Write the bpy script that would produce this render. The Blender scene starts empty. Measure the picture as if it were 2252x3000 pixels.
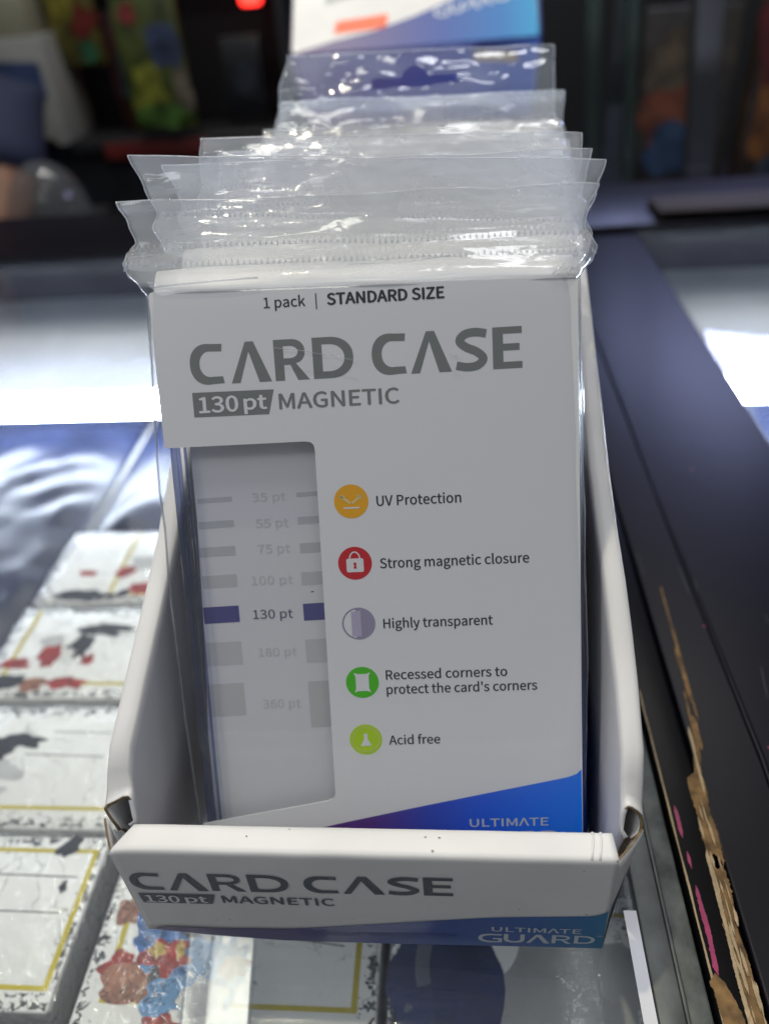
import bpy, bmesh, math, random, os
from mathutils import Vector, Matrix, noise
random.seed(7)
S = 0.01                      # everything below is written in centimetres
scene = bpy.context.scene
col = scene.collection

# ------------------------------------------------------------------ camera
PITCH, YAW, ROLL = math.radians(36.6), math.radians(6.7), math.radians(-5.1)
fw = Vector((0, math.cos(PITCH), -math.sin(PITCH))); up = Vector((0, math.sin(PITCH), math.cos(PITCH))); rt = Vector((1, 0, 0))
r2 = math.cos(ROLL)*rt + math.sin(ROLL)*up; u2 = -math.sin(ROLL)*rt + math.cos(ROLL)*up
Rz = Matrix.Rotation(YAW, 3, 'Z'); r2 = Rz@r2; u2 = Rz@u2; fw = Rz@fw
cd = bpy.data.cameras.new('camera'); cam = bpy.data.objects.new('camera', cd); col.objects.link(cam)
m = Matrix((r2, u2, -fw)).transposed().to_4x4(); m.translation = Vector((2.14, -8.28, 18.7))*S
cam.matrix_world = m
cd.lens = 27.12; cd.sensor_width = 36; cd.clip_start = 0.005; cd.clip_end = 50
cd.dof.use_dof = True; cd.dof.focus_distance = 0.168; cd.dof.aperture_fstop = 8.6; cd.dof.aperture_blades = 0
scene.camera = cam

# ------------------------------------------------------------------ world, exposure, lamps
w = bpy.data.worlds.new('World'); scene.world = w; w.use_nodes = True
bg = w.node_tree.nodes['Background']; bg.inputs[0].default_value = (0.88, 0.92, 1.0, 1); bg.inputs[1].default_value = 0.20
scene.view_settings.view_transform = 'Standard'; scene.view_settings.look = 'None'
scene.view_settings.exposure = 0; scene.view_settings.gamma = 1
def lamp(name, loc, target, sx, sy, power, color):
    l = bpy.data.lights.new(name, 'AREA'); l.shape = 'RECTANGLE'; l.size = sx*S; l.size_y = sy*S; l.energy = power; l.color = color
    o = bpy.data.objects.new(name, l); col.objects.link(o); o.location = Vector(loc)*S
    if tuple(target[:2]) == tuple(loc[:2]): return o
    o.rotation_euler = (Vector(target)-Vector(loc)).to_track_quat('-Z', 'Y').to_euler(); return o
lamp('overhead_panel_light', (-40, 96, 150), (-10, 10, 0), 30, 30, 10.0, (1.0, 0.98, 0.94))
lamp('overhead_panel_light', (22, 12, 150), (22, 12, 0), 30, 30, 3.8, (0.97, 0.98, 1.0))  # added overhead to lift the pack fronts but not the tray's front panel
lamp('ceiling_tube_light', (20, 112, 150), (5, 20, 5), 70, 14, 6.5, (1.0, 0.98, 0.95))
lamp('sparkle_spot_light', (-22, 30, 128), (0, 10, 8), 3.5, 3.5, 4.5, (1.0, 0.90, 0.66))  # small warm lamp added to put sparkle on the bag film
lamp('left_fill_light', (-36, -22, 62), (0, 5, 8), 26, 26, .85, (0.90, 0.94, 1.0))  # added bluish fill, brightens the pack fronts from the left
lamp('glare_spot_light', (-20, -85, 160), (-4, .5, -3), 24, 24, 1.8, (1.0, .98, .86))  # added lamp, aimed so the tilted sheet on the comic wrap mirrors it
lamp('board_glow_light', (38, 100, 34), (12, 30, 0), 36, 6, 2.4, (0.50, 0.56, 1.0))  # added unseen bluish lamp, stands in for lens glare on the black board
cy = scene.cycles
cy.use_denoising = True; cy.max_bounces = 10; cy.diffuse_bounces = 3; cy.glossy_bounces = 4; cy.transmission_bounces = 6
cy.transparent_max_bounces = 48; cy.caustics_reflective = False; cy.caustics_refractive = False; cy.sample_clamp_indirect = 4

# ------------------------------------------------------------------ helpers
def tag(o, label=None, cat=None, group=None, kind=None):
    if label: o['label'] = label
    if cat: o['category'] = cat
    if group: o['group'] = group
    if kind: o['kind'] = kind
    return o
def link(name, me, mat=None, parent=None, smooth=False):
    o = bpy.data.objects.new(name, me); col.objects.link(o)
    if mat is not None:
        for mm in (mat if isinstance(mat, (list, tuple)) else [mat]): me.materials.append(mm)
    if parent is not None: o.parent = parent
    if smooth:
        for p in me.polygons: p.use_smooth = True
    return o
def mesh(name, vs, fs, mat, parent=None, smooth=False, mi=None):
    me = bpy.data.meshes.new(name); me.from_pydata([tuple(Vector(v)*S) for v in vs], [], fs)
    if mi:
        for p, k in zip(me.polygons, mi): p.material_index = k
    me.update(); return link(name, me, mat, parent, smooth)
def empty(name, loc=(0, 0, 0)):
    o = bpy.data.objects.new(name, None); col.objects.link(o); o.location = Vector(loc)*S; o.empty_display_size = 0.02; return o
def bevelbox(name, x0, x1, y0, y1, z0, z1, mat, parent=None, b=0.05, seg=2, warp=None, cuts=0):
    bm = bmesh.new(); bmesh.ops.create_cube(bm, size=1)
    bmesh.ops.scale(bm, vec=(x1-x0, y1-y0, z1-z0), verts=bm.verts)
    bmesh.ops.translate(bm, vec=((x0+x1)/2, (y0+y1)/2, (z0+z1)/2), verts=bm.verts)
    if cuts: bmesh.ops.subdivide_edges(bm, edges=bm.edges[:], cuts=cuts, use_grid_fill=True)
    if b: 
        es = [e for e in bm.edges if len(e.link_faces) == 2 and e.calc_face_angle(0) > 0.5]
        bmesh.ops.bevel(bm, geom=es, offset=b, segments=seg, affect='EDGES', profile=0.6)
    if warp:
        for v in bm.verts: v.co = Vector(warp(v.co))
    bmesh.ops.scale(bm, vec=(S, S, S), verts=bm.verts)
    me = bpy.data.meshes.new(name); bm.to_mesh(me); bm.free()
    return link(name, me, mat, parent, smooth=True if b else False)
def tmpmesh(cu):
    o = bpy.data.objects.new('t', cu); col.objects.link(o)
    bpy.context.view_layer.update()
    dg = bpy.context.evaluated_depsgraph_get(); me = bpy.data.meshes.new_from_object(o.evaluated_get(dg))
    col.objects.unlink(o); bpy.data.objects.remove(o); return me
def shape(name, loops, mat, parent, z=0.0, th=0.0, frame=None):
    """filled 2-D outline(s) in cm (inner loops are holes), thickness th, put at z or through frame(x,y,z)"""
    cu = bpy.data.curves.new(name, 'CURVE'); cu.dimensions = '2D'; cu.fill_mode = 'BOTH' if th else 'BOTH'
    cu.extrude = th/2
    for lp in loops:
        sp = cu.splines.new('POLY'); sp.points.add(len(lp)-1); sp.use_cyclic_u = True
        for p, q in zip(sp.points, lp): p.co = (q[0], q[1], 0, 1)
    me = tmpmesh(cu)
    for v in me.vertices:
        c = Vector((v.co.x, v.co.y, v.co.z+z-(th/2)))
        if frame: c = Vector(frame(c.x, c.y, c.z))
        v.co = c*S
    me.update(); return link(name, me, mat, parent)
FONT = None
try:
    FONT = bpy.data.fonts.load(bpy.utils.system_resource('DATAFILES')+'/fonts/Noto Sans CJK Regular.woff2')
except Exception: FONT = None
CAPS = {}
def capheight(builtin):
    if builtin not in CAPS:
        cu = bpy.data.curves.new('h', 'FONT'); cu.body = 'H'; cu.size = 1
        if FONT and not builtin: cu.font = FONT
        me = tmpmesh(cu); CAPS[builtin] = max(v.co.y for v in me.vertices)
    return CAPS[builtin]
def text(name, s, x0, x1, y0, y1, mat, parent, z=0.0, bold=0.0, frame=None, builtin=False, shear=0.0, skew=0.0):
    """lettering fitted to the box x0..x1 (ink width) and y0..y1 (height of capitals/digits)"""
    cu = bpy.data.curves.new(name, 'FONT'); cu.body = s; cu.size = 1; cu.resolution_u = 3
    if FONT and not builtin: cu.font = FONT
    me = tmpmesh(cu)
    if not me.vertices: return None
    xs = [v.co.x for v in me.vertices]; a, b = min(xs), max(xs)
    cap = capheight(builtin)
    for v in me.vertices:
        X = x0+(v.co.x-a)/(b-a)*(x1-x0); Y = y0+v.co.y/cap*(y1-y0)+skew*(X-x0); X += shear*(Y-y0)
        c = Vector((X, Y, z))
        if frame: c = Vector(frame(c.x, c.y, c.z))
        v.co = c*S
    me.update()
    if bold:
        bm = bmesh.new(); hgt = (y1-y0)*bold*1.35
        for i, (dx, dy) in enumerate(((0, 0), (-hgt, 0), (hgt, 0), (0, hgt*.7), (0, -hgt*.7))):
            k = len(bm.verts); bm.from_mesh(me); bm.verts.ensure_lookup_table()
            for v in bm.verts[k:]:
                o_ = Vector((dx, dy, .0006*i)); o_ = Vector(frame(*o_))-Vector(frame(0, 0, 0)) if frame else o_
                v.co += o_*S
        bm.to_mesh(me); bm.free(); me.update()
    return link(name, me, mat, parent)
def rnd(p, f=1.0, o=0.0): return noise.noise(Vector((p[0]*f+o, p[1]*f-o, (p[2] if len(p) > 2 else 0)*f+o*.37)))
def catmull(pts, n=8, closed=False):
    out = []; N = len(pts)
    rng = range(N) if closed else range(N-1)
    for i in rng:
        p0 = pts[(i-1) % N] if closed or i > 0 else pts[i]; p1 = pts[i]; p2 = pts[(i+1) % N]
        p3 = pts[(i+2) % N] if closed or i+2 < N else p2
        for k in range(n):
            t = k/n
            out.append(tuple(0.5*((2*b)+(-a+c)*t+(2*a-5*b+4*c-d)*t*t+(-a+3*b-3*c+d)*t**3) for a, b, c, d in zip(p0, p1, p2, p3)))
    if not closed: out.append(tuple(pts[-1]))
    return out
def blob(cx, cy, rx, ry, seed, n=40, amp=.35, f=1.6):
    o = []
    for i in range(n):
        a = 2*math.pi*i/n; k = 1+amp*noise.noise(Vector((math.cos(a)*f, math.sin(a)*f, seed*3.1)))*1.6+.05*noise.noise(Vector((math.cos(a)*5, math.sin(a)*5, seed)))
        o.append((cx+rx*k*math.cos(a), cy+ry*k*math.sin(a)))
    return o
def tube(name, pts, r, mat, parent, n=6):
    vs, fs = [], []
    P = [Vector(p) for p in pts]
    for i, p in enumerate(P):
        t = (P[min(i+1, len(P)-1)]-P[max(i-1, 0)]).normalized()
        a = t.orthogonal().normalized(); b = t.cross(a)
        for k in range(n):
            an = 2*math.pi*k/n; vs.append(p+r*(math.cos(an)*a+math.sin(an)*b))
    for i in range(len(P)-1):
        for k in range(n): fs.append((i*n+k, i*n+(k+1) % n, (i+1)*n+(k+1) % n, (i+1)*n+k))
    fs.append(tuple(range(n))[::-1]); fs.append(tuple((len(P)-1)*n+k for k in range(n)))
    return mesh(name, vs, fs, mat, parent, smooth=True)

# ------------------------------------------------------------------ materials
def srgb(r, g, b):
    f = lambda c: (c/255/12.92 if c/255 <= .04045 else ((c/255+.055)/1.055)**2.4)
    return (f(r), f(g), f(b), 1)
def base(name):
    m = bpy.data.materials.new(name); m.use_nodes = True; nt = m.node_tree
    return m, nt, nt.nodes['Principled BSDF'], nt.nodes, nt.links
def mat(name, c, rough=.5, spec=.5, metal=0, coat=0, bump=0, bscale=60, var=0, vscale=8, coat_rough=.08, emit=None):
    m, nt, p, N, L = base(name)
    p.inputs['Base Color'].default_value = (*c[:3], 1); p.inputs['Roughness'].default_value = rough
    p.inputs['Specular IOR Level'].default_value = spec; p.inputs['Metallic'].default_value = metal
    p.inputs['Coat Weight'].default_value = coat; p.inputs['Coat Roughness'].default_value = coat_rough
    if emit: p.inputs['Emission Color'].default_value = (*emit[:3], 1); p.inputs['Emission Strength'].default_value = emit[3]
    tc = N.new('ShaderNodeTexCoord')
    if bump:
        t = N.new('ShaderNodeTexNoise'); t.inputs['Scale'].default_value = bscale/S/10; t.inputs['Detail'].default_value = 6
        b = N.new('ShaderNodeBump'); b.inputs['Strength'].default_value = bump; b.inputs['Distance'].default_value = .0004
        L.new(tc.outputs['Object'], t.inputs['Vector']); L.new(t.outputs['Fac'], b.inputs['Height'])
        L.new(b.outputs['Normal'], p.inputs['Normal']); L.new(b.outputs['Normal'], p.inputs['Coat Normal'])
    if var:
        t = N.new('ShaderNodeTexNoise'); t.inputs['Scale'].default_value = vscale/S/10; t.inputs['Detail'].default_value = 5
        r = N.new('ShaderNodeMapRange'); r.inputs[1].default_value = .3; r.inputs[2].default_value = .7; r.inputs[3].default_value = 1-var; r.inputs[4].default_value = 1
        mx = N.new('ShaderNodeVectorMath'); mx.operation = 'SCALE'; mx.inputs[0].default_value = c[:3]
        L.new(tc.outputs['Object'], t.inputs['Vector']); L.new(t.outputs['Fac'], r.inputs[0]); L.new(r.outputs[0], mx.inputs['Scale']); L.new(mx.outputs[0], p.inputs['Base Color'])
    return m
def ramp_x(name, stops, rough=.35, axis=0, lo=-5, hi=5, coat=.3):
    """print colour running along one object axis (cm)"""
    m, nt, p, N, L = base(name)
    tc = N.new('ShaderNodeTexCoord'); sp = N.new('ShaderNodeSeparateXYZ'); mr = N.new('ShaderNodeMapRange'); cr = N.new('ShaderNodeValToRGB')
    mr.inputs[1].default_value = lo*S; mr.inputs[2].default_value = hi*S
    L.new(tc.outputs['Object'], sp.inputs[0]); L.new(sp.outputs[axis], mr.inputs[0]); L.new(mr.outputs[0], cr.inputs[0]); L.new(cr.outputs[0], p.inputs['Base Color'])
    e = cr.color_ramp.elements
    e[0].position, e[0].color = stops[0][0], (*stops[0][1][:3], 1); e[1].position, e[1].color = stops[-1][0], (*stops[-1][1][:3], 1)
    for q, c in stops[1:-1]:
        k = e.new(q); k.color = (*c[:3], 1)
    p.inputs['Roughness'].default_value = rough; p.inputs['Coat Weight'].default_value = coat
    return m
def film(name, tint=(.97, .975, .985), haze=.06, rough=.07, bump=.5, bscale=9, fine=0.15, ior=1.5, hazecol=(.85, .87, .9), streak=1.0, ribs=None, glossw=1.0):
    """thin clear plastic: transparent + sharp gloss, a little milky"""
    m = bpy.data.materials.new(name); m.use_nodes = True; nt = m.node_tree; N, L = nt.nodes, nt.links
    N.remove(N['Principled BSDF']); out = N['Material Output']
    tc = N.new('ShaderNodeTexCoord'); mp = N.new('ShaderNodeMapping'); mp.inputs['Scale'].default_value = (1, streak, 1)
    L.new(tc.outputs['Object'], mp.inputs[0])
    t1 = N.new('ShaderNodeTexNoise'); t1.inputs['Scale'].default_value = bscale/S/10; t1.inputs['Detail'].default_value = 4; t1.inputs['Distortion'].default_value = 1.2
    t2 = N.new('ShaderNodeTexNoise'); t2.inputs['Scale'].default_value = bscale*6/S/10; t2.inputs['Detail'].default_value = 3
    L.new(mp.outputs[0], t1.inputs['Vector']); L.new(mp.outputs[0], t2.inputs['Vector'])
    ad = N.new('ShaderNodeMath'); ad.operation = 'MULTIPLY_ADD'; ad.inputs[1].default_value = fine; L.new(t2.outputs['Fac'], ad.inputs[0]); L.new(t1.outputs['Fac'], ad.inputs[2])
    h = ad.outputs[0]
    if ribs:                                     # pressed serrated seams: (y cm, half width cm)
        sp = N.new('ShaderNodeSeparateXYZ'); L.new(tc.outputs['Object'], sp.inputs[0])
        sn = N.new('ShaderNodeMath'); sn.operation = 'SINE'; ml = N.new('ShaderNodeMath'); ml.operation = 'MULTIPLY'; ml.inputs[1].default_value = 2*math.pi/(.13*S)
        L.new(sp.outputs[0], ml.inputs[0]); L.new(ml.outputs[0], sn.inputs[0])
        tot = None
        for yy, hw in ribs:
            sb = N.new('ShaderNodeMath'); sb.operation = 'SUBTRACT'; sb.inputs[1].default_value = yy*S; L.new(sp.outputs[1], sb.inputs[0])
            ab = N.new('ShaderNodeMath'); ab.operation = 'ABSOLUTE'; L.new(sb.outputs[0], ab.inputs[0])
            lt = N.new('ShaderNodeMath'); lt.operation = 'LESS_THAN'; lt.inputs[1].default_value = hw*S; L.new(ab.outputs[0], lt.inputs[0])
            if tot is None: tot = lt.outputs[0]
            else:
                a2 = N.new('ShaderNodeMath'); a2.operation = 'ADD'; L.new(tot, a2.inputs[0]); L.new(lt.outputs[0], a2.inputs[1]); tot = a2.outputs[0]
        m2 = N.new('ShaderNodeMath'); m2.operation = 'MULTIPLY'; L.new(sn.outputs[0], m2.inputs[0]); L.new(tot, m2.inputs[1])
        a3 = N.new('ShaderNodeMath'); a3.operation = 'MULTIPLY_ADD'; a3.inputs[1].default_value = .25; L.new(m2.outputs[0], a3.inputs[0]); L.new(h, a3.inputs[2]); h = a3.outputs[0]
    b = N.new('ShaderNodeBump'); b.inputs['Strength'].default_value = bump; b.inputs['Distance'].default_value = .0012; L.new(h, b.inputs['Height'])
    tr = N.new('ShaderNodeBsdfTransparent'); tr.inputs[0].default_value = (*tint, 1)
    gl = N.new('ShaderNodeBsdfGlossy'); gl.inputs['Roughness'].default_value = rough; L.new(b.outputs[0], gl.inputs['Normal'])
    df = N.new('ShaderNodeBsdfDiffuse'); df.inputs[0].default_value = (*hazecol, 1); tl = N.new('ShaderNodeBsdfTranslucent'); tl.inputs[0].default_value = (*hazecol, 1)
    L.new(b.outputs[0], df.inputs['Normal'])
    mh = N.new('ShaderNodeMixShader'); mh.inputs[0].default_value = .5; L.new(df.outputs[0], mh.inputs[1]); L.new(tl.outputs[0], mh.inputs[2])
    hz = N.new('ShaderNodeMapRange'); hz.inputs[1].default_value = .35; hz.inputs[2].default_value = .75; hz.inputs[3].default_value = haze*.6; hz.inputs[4].default_value = haze*1.5; L.new(t1.outputs['Fac'], hz.inputs[0])
    m1 = N.new('ShaderNodeMixShader'); L.new(hz.outputs[0], m1.inputs[0]); L.new(tr.outputs[0], m1.inputs[1]); L.new(mh.outputs[0], m1.inputs[2])
    fr = N.new('ShaderNodeLayerWeight'); fr.inputs['Blend'].default_value = .5; L.new(b.outputs[0], fr.inputs['Normal'])
    pw = N.new('ShaderNodeMath'); pw.operation = 'POWER'; pw.inputs[1].default_value = 5; L.new(fr.outputs['Facing'], pw.inputs[0])
    f0 = ((ior-1)/(ior+1))**2
    fm = N.new('ShaderNodeMath'); fm.operation = 'MULTIPLY_ADD'; fm.inputs[1].default_value = (1-f0)*glossw; fm.inputs[2].default_value = f0*glossw; L.new(pw.outputs[0], fm.inputs[0])
    mm = N.new('ShaderNodeMixShader'); L.new(fm.outputs[0], mm.inputs[0]); L.new(m1.outputs[0], mm.inputs[1]); L.new(gl.outputs[0], mm.inputs[2])
    L.new(mm.outputs[0], out.inputs['Surface']); return m

M_white = mat('white_printed_board', (.77, .765, .76), rough=.45, bump=.35, bscale=6, var=.10, vscale=4)
M_insert = mat('white_insert_card', (.83, .83, .845), rough=.38, var=.02, vscale=2)
M_back = mat('white_back_card', (.93, .93, .94), rough=.45)
M_inner = mat('white_board_inside', (.84, .84, .88), rough=.6, var=.10, vscale=2.5)
M_brown = mat('raw_cardboard_edge', (.26, .19, .11), rough=.9, bump=.7, bscale=80, var=.5, vscale=60)
M_title = mat('grey_ink', (.20, .215, .205), rough=.4)
M_tink = mat('slate_ink', (.085, .10, .12), rough=.45)
M_black = mat('black_ink', (.018, .019, .024), rough=.4)
M_blueink = ramp_x('blue_wave_print', [(0, (.10, .02, .16)), (.44, (.09, .02, .24)), (.58, (.02, .05, .50)), (.72, (0, .10, .78)), (1, (0, .21, 1.0))], coat=0, lo=-4, hi=5)
M_trayink = ramp_x('tray_wave_print', [(0, (.09, .04, .15)), (.30, (.05, .045, .17)), (.5, (.022, .05, .25)), (.8, (.012, .09, .36)), (.92, (.01, .15, .36)), (1, (.01, .19, .33))], lo=-5.3, hi=5.6)
M_logo = mat('pale_logo_ink', (.55, .60, .66), rough=.4)
M_faint = mat('faint_blue_ink', (.035, .045, .20), rough=.4)
M_navy = mat('navy_bar_ink', (.075, .07, .30), rough=.4)
M_bar = [mat('scale_bar_ink', c, rough=.5) for c in ((.66, .66, .68), (.65, .66, .67), (.66, .66, .67), (.69, .69, .695), (.73, .725, .72), (.725, .71, .70))]
M_barink = mat('scale_figure_ink', (.76, .76, .77), rough=.5)
M_dkfig = mat('dark_figure_ink', (.12, .13, .18), rough=.5)
M_film = film('clear_bag_film', haze=.035, bump=.10, bscale=3, rough=.06, glossw=.8, fine=.05)
M_head = film('crinkled_bag_film', haze=.27, bump=.55, bscale=2.6, fine=.10, rough=.06, streak=2.6, ribs=[(10.85, .09), (11.15, .06)], hazecol=(.90, .91, .90))
M_rear = film('rear_bag_film', haze=.08, bump=.16, bscale=2.0, fine=.08, rough=.07, streak=2.0)
M_seamglint = film('bag_seam_glint', haze=.42, bump=.2, rough=.12, tint=(.97, .98, 1))
M_acryl = film('clear_acrylic', tint=(.985, .985, .99), haze=.008, rough=.03, bump=.02)
M_acrylside = film('clear_acrylic_rib', tint=(.52, .57, .76), haze=.04, rough=.05, bump=.05, glossw=1.0)

M_side = ramp_x('side_flap_print', [(0, (0, .06, .42)), (.22, (.01, .05, .30)), (.4, (.03, .04, .13)), (.7, (.10, .10, .17)), (.85, (.30, .30, .36)), (1, (.6, .6, .62))], axis=1, lo=-4, hi=10, coat=0)
# ------------------------------------------------------------------ glyphs for the title
def arc(cx, cy, rx, ry, a0, a1, n=22, e=2.0):
    o = []
    for i in range(n+1):
        a = math.radians(a0+(a1-a0)*i/n); c, s = math.cos(a), math.sin(a)
        o.append((cx+rx*math.copysign(abs(c)**(2/e), c), cy+ry*math.copysign(abs(s)**(2/e), s)))
    return o
def stroke(pts, wd):
    P = [Vector(p) for p in pts]; Lf, Rt = [], []
    for i, p in enumerate(P):
        t = (P[min(i+1, len(P)-1)]-P[max(i-1, 0)]).normalized(); nrm = Vector((-t.y, t.x)); k = wd(i/(len(P)-1)) if callable(wd) else wd
        Lf.append(tuple(p+nrm*k/2)); Rt.append(tuple(p-nrm*k/2))
    return Lf+Rt[::-1]
def glyph(ch, w):            # w = width in units of the capital height
    t = .235
    if ch == 'C': return [arc(.5*w+.03, .5, .5*w+.03, .5, 78, 282, e=2.2)+[(w, .02), (w-.03, .19)]+arc(.5*w+.09, .5, .5*w-.155, .315, 280, 80, e=2.1)+[(w-.02, .80), (w, .98)]]
    if ch == 'L': return [[(0, 0), (.40*w, 1), (.60*w, 1), (w, 0), (w-.31, 0), (.47*w, .76), (.22, 0)]]
    if ch == 'I': return [[(0, 0), (0, 1), (w, 1), (w, 0)]]
    if ch == 'E': return [[(0, 0), (0, 1), (w, 1), (w, .835), (t+.02, .835), (t+.02, .60), (w-.06, .60), (w-.06, .435), (t+.02, .435), (t+.02, .165), (w, .165), (w, 0)]]
    if ch == 'D': return [[(0, 0), (0, 1), (.42*w, 1)]+arc(.42*w, .5, .58*w, .5, 90, -90, e=2.2)+[(.42*w, 0)], [(t, .17), (.40*w, .17)]+arc(.40*w, .5, .60*w-.22, .33, -90, 90, e=2.1)+[(.40*w, .83), (t, .83)]]
    if ch == 'R': return [[(0, 0), (0, 1), (.50*w, 1)]+arc(.50*w, .70, .40*w, .30, 90, -60, e=2.2)+[(.62*w, .42), (w, 0), (w-.29, 0), (.46*w, .38), (t, .38), (t, 0)], [(t, .54), (.46*w, .54)]+arc(.46*w, .69, .46*w-.19, .15, -90, 90)+[(.46*w, .84), (t, .84)]]
    if ch == 'S': return [stroke(catmull([(w-.03, .87), (w*.62, .915), (w*.30, .87), (.115, .72), (w*.33, .57), (w*.66, .445), (w-.115, .28), (w*.68, .12), (w*.36, .085), (.02, .135)], 6), lambda s: .205)]
    if ch == 'G': return [arc(.5*w+.03, .5, .5*w+.03, .5, 78, 270, e=2.2)+[(w, .03), (w, .52), (w*.62, .52), (w*.62, .37), (w-.2, .37), (w-.2, .16)]+arc(.5*w+.09, .5, .5*w-.13, .33, 275, 80, e=2.1)+[(w-.02, .82), (w, .98)]]
    if ch == 'U': return [[(0, 1), (0, .4)]+arc(.5*w, .4, .5*w, .4, 180, 360, e=2.3)+[(w, 1), (w-.24, 1), (w-.24, .4)]+arc(.5*w, .4, .5*w-.24, .22, 360, 180)+[(.24, .4), (.24, 1)]]
def title(name, spec, mt, parent, z, frame=None):
    """spec: (char, x0, x1, y0, y1) in cm, every letter its own part"""
    for ch, x0, x1, y0, y1 in spec:
        h = y1-y0; wd = (x1-x0)/h
        k = 1.0
        if wd > 1.25: k = 1.0
        lp = [[(x0+p[0]*h, y0+p[1]*h) for p in l] for l in glyph(ch, wd)]
        shape(name, lp, mt, parent, z=z, frame=frame)

# ------------------------------------------------------------------ the packs
LEAN, PYAW, PIN = math.radians(26.476), math.radians(2.671), math.radians(-.157)
u0 = Vector((0, math.sin(LEAN), math.cos(LEAN))); r0 = Vector((1, 0, 0))
pr = math.cos(PIN)*r0+math.sin(PIN)*u0; pu = -math.sin(PIN)*r0+math.cos(PIN)*u0
Ry = Matrix.Rotation(PYAW, 3, 'Z'); pr = Ry@pr; pu = Ry@pu; pn = pr.cross(pu)
PROT = Matrix((pr, pu, pn)).transposed().to_4x4()
P0 = Vector((0, 2.75, 3.9))

XL, XR = -4.06, 4.87
def corner(x, y, dx, dy, r=.14, n=5):   # rounded corner between direction in and out
    o = []
    for i in range(n+1):
        t = i/n; a = Vector((x, y))-Vector(dx)*r*(1-t); b = Vector((x, y))+Vector(dy)*r*t
        o.append(tuple(a.lerp(b, t)))
    return o
def make_insert(parent, detail):
    win = [(XL, -2.04), (-1.06, -1.53)]+[(-.90, -1.47), (-.85, -1.36)]+[(-.77, 6.74), (-.79, 6.86), (-.86, 6.92), (-.98, 6.94), (XL, 6.94)]
    out = [(XL, 10.14), (XL+.03, 10.21), (XL+.10, 10.235), (XR-.10, 10.04), (XR-.03, 10.01), (XR, 9.94), (XR, -4.0), (XL, -4.0)]+win
    ins = shape('insert_card', [out], M_insert, parent, z=0, th=.045)
    # folded sides of the insert sleeve
    vs = [(XR-.01, 9.95, -.03), (XR-.01, -4, -.03), (XR+.27, -4, -.75), (XR+.16, 9.5, -.75), (XR-.05, 9.95, -.03), (XR-.05, -4, -.03), (XR+.23, -4, -.75), (XR+.12, 9.5, -.75)]
    mesh('side_flap', vs, [(0, 1, 2, 3), (7, 6, 5, 4), (0, 3, 7, 4), (1, 5, 6, 2), (2, 6, 7, 3)], M_side, parent)
    vs = [(XL+.05, 10.2, -.03), (XR-.02, 10.0, -.03), (XR-.02, 10.0, -1.0), (XL+.05, 10.2, -1.0), (XL+.05, 10.16, -.03), (XR-.02, 9.96, -.03), (XR-.02, 9.96, -1.0), (XL+.05, 10.16, -1.0)]
    mesh('top_flap', vs, [(3, 2, 1, 0), (4, 5, 6, 7), (0, 1, 5, 4), (2, 3, 7, 6)], M_insert, parent)
    tabv, tabf = [], []
    for i in range(17):
        x = XL+.12+(XR-.04-XL-.12)*i/16; e = min(1, min(i, 16-i)/1.5)
        for q, (yy, zz) in enumerate(((10.19, -.005), (10.33, -.06), (10.50, -.17), (10.66, -.30), (10.70+.05*e, -.36))):
            tabv.append((x, yy-.022*(x+4.06), zz+.02*math.sin(x*1.7+q)))
    for i in range(16):
        for q in range(4): tabf.append((i*5+q, (i+1)*5+q, (i+1)*5+q+1, i*5+q+1))
    ht = mesh('header_tab', tabv, tabf, M_insert, parent, smooth=True); md = ht.modifiers.new('s', 'SOLIDIFY'); md.thickness = .03*S
    if True:
        shape('wave_band', [[(XL, -2.75), (-2.2, -2.42), (-.76, -2.1), (1.11, -1.72), (2.93, -1.37), (4.2, -1.13), (4.55, -1.06), (4.74, -.99), (4.85, -.88), (XR, -4), (XL, -4)]], M_blueink, parent, z=.006)
    # white card behind the case, seen through the window
    bc = shape('back_card', [[(-3.64, 9.6), (4.78, 9.6), (4.78, -3.9), (-3.95, -3.9), (-3.89, -2.3), (-3.89, -.2), (-3.73, 2.83), (-3.65, 5.25)]], M_back, parent, z=-.50, th=.03)
    # clear magnetic card case
    bevelbox('card_case', -3.98, 4.74, -3.7, 9.7, -.46, -.06, M_acryl, parent, b=.06)
    for x, rr in ((-3.95, .07), (-3.84, .05), (-3.69, .035)):
        tube('case_rib', [(x+(-.02 if y < 2 else 0), y, -.25) for y in (-3.6, 0, 3, 6.9, 9.6)], rr, M_acrylside, parent)
    if not detail: return ins
    zt = .004
    text('top_line', '1 pack', -1.63, -.76, 9.77, 10.0-.02, M_black, parent, z=zt, bold=.016)
    text('top_line', '|', -.54, -.515, 9.77, 9.98, M_black, parent, z=zt)
    text('top_line', 'STANDARD SIZE', -.29, 2.13, 9.765, 9.99, M_black, parent, z=zt, bold=.045)
    y0, y1 = 8.255, 9.11
    title('title_letter', [('C', -3.32, -2.60, y0, y1), ('L', -2.45, -1.58, y0, y1), ('R', -1.50, -.77, y0, y1), ('D', -.68, .18, y0, y1), ('C', .57, 1.29, y0, y1), ('L', 1.38, 2.24, y0, y1), ('S', 2.32, 3.00, y0, y1), ('E', 3.10, 3.71, y0, y1)], M_title, parent, zt)
    shape('thickness_badge', [[(-3.33, 7.575), (-3.33, 8.10), (-1.56, 8.085), (-1.70, 7.565)]], M_title, parent, z=zt)
    text('badge_text', '130', -3.20, -2.36, 7.665, 7.99, M_insert, parent, z=zt+.005, bold=.030)
    text('badge_text', 'pt', -2.22, -1.74, 7.69, 7.99, M_insert, parent, z=zt+.005, bold=.034)
    text('subtitle', 'MAGNETIC', -1.46, 1.10, 7.66, 7.98, M_title, parent, z=zt, bold=.024)
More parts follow.
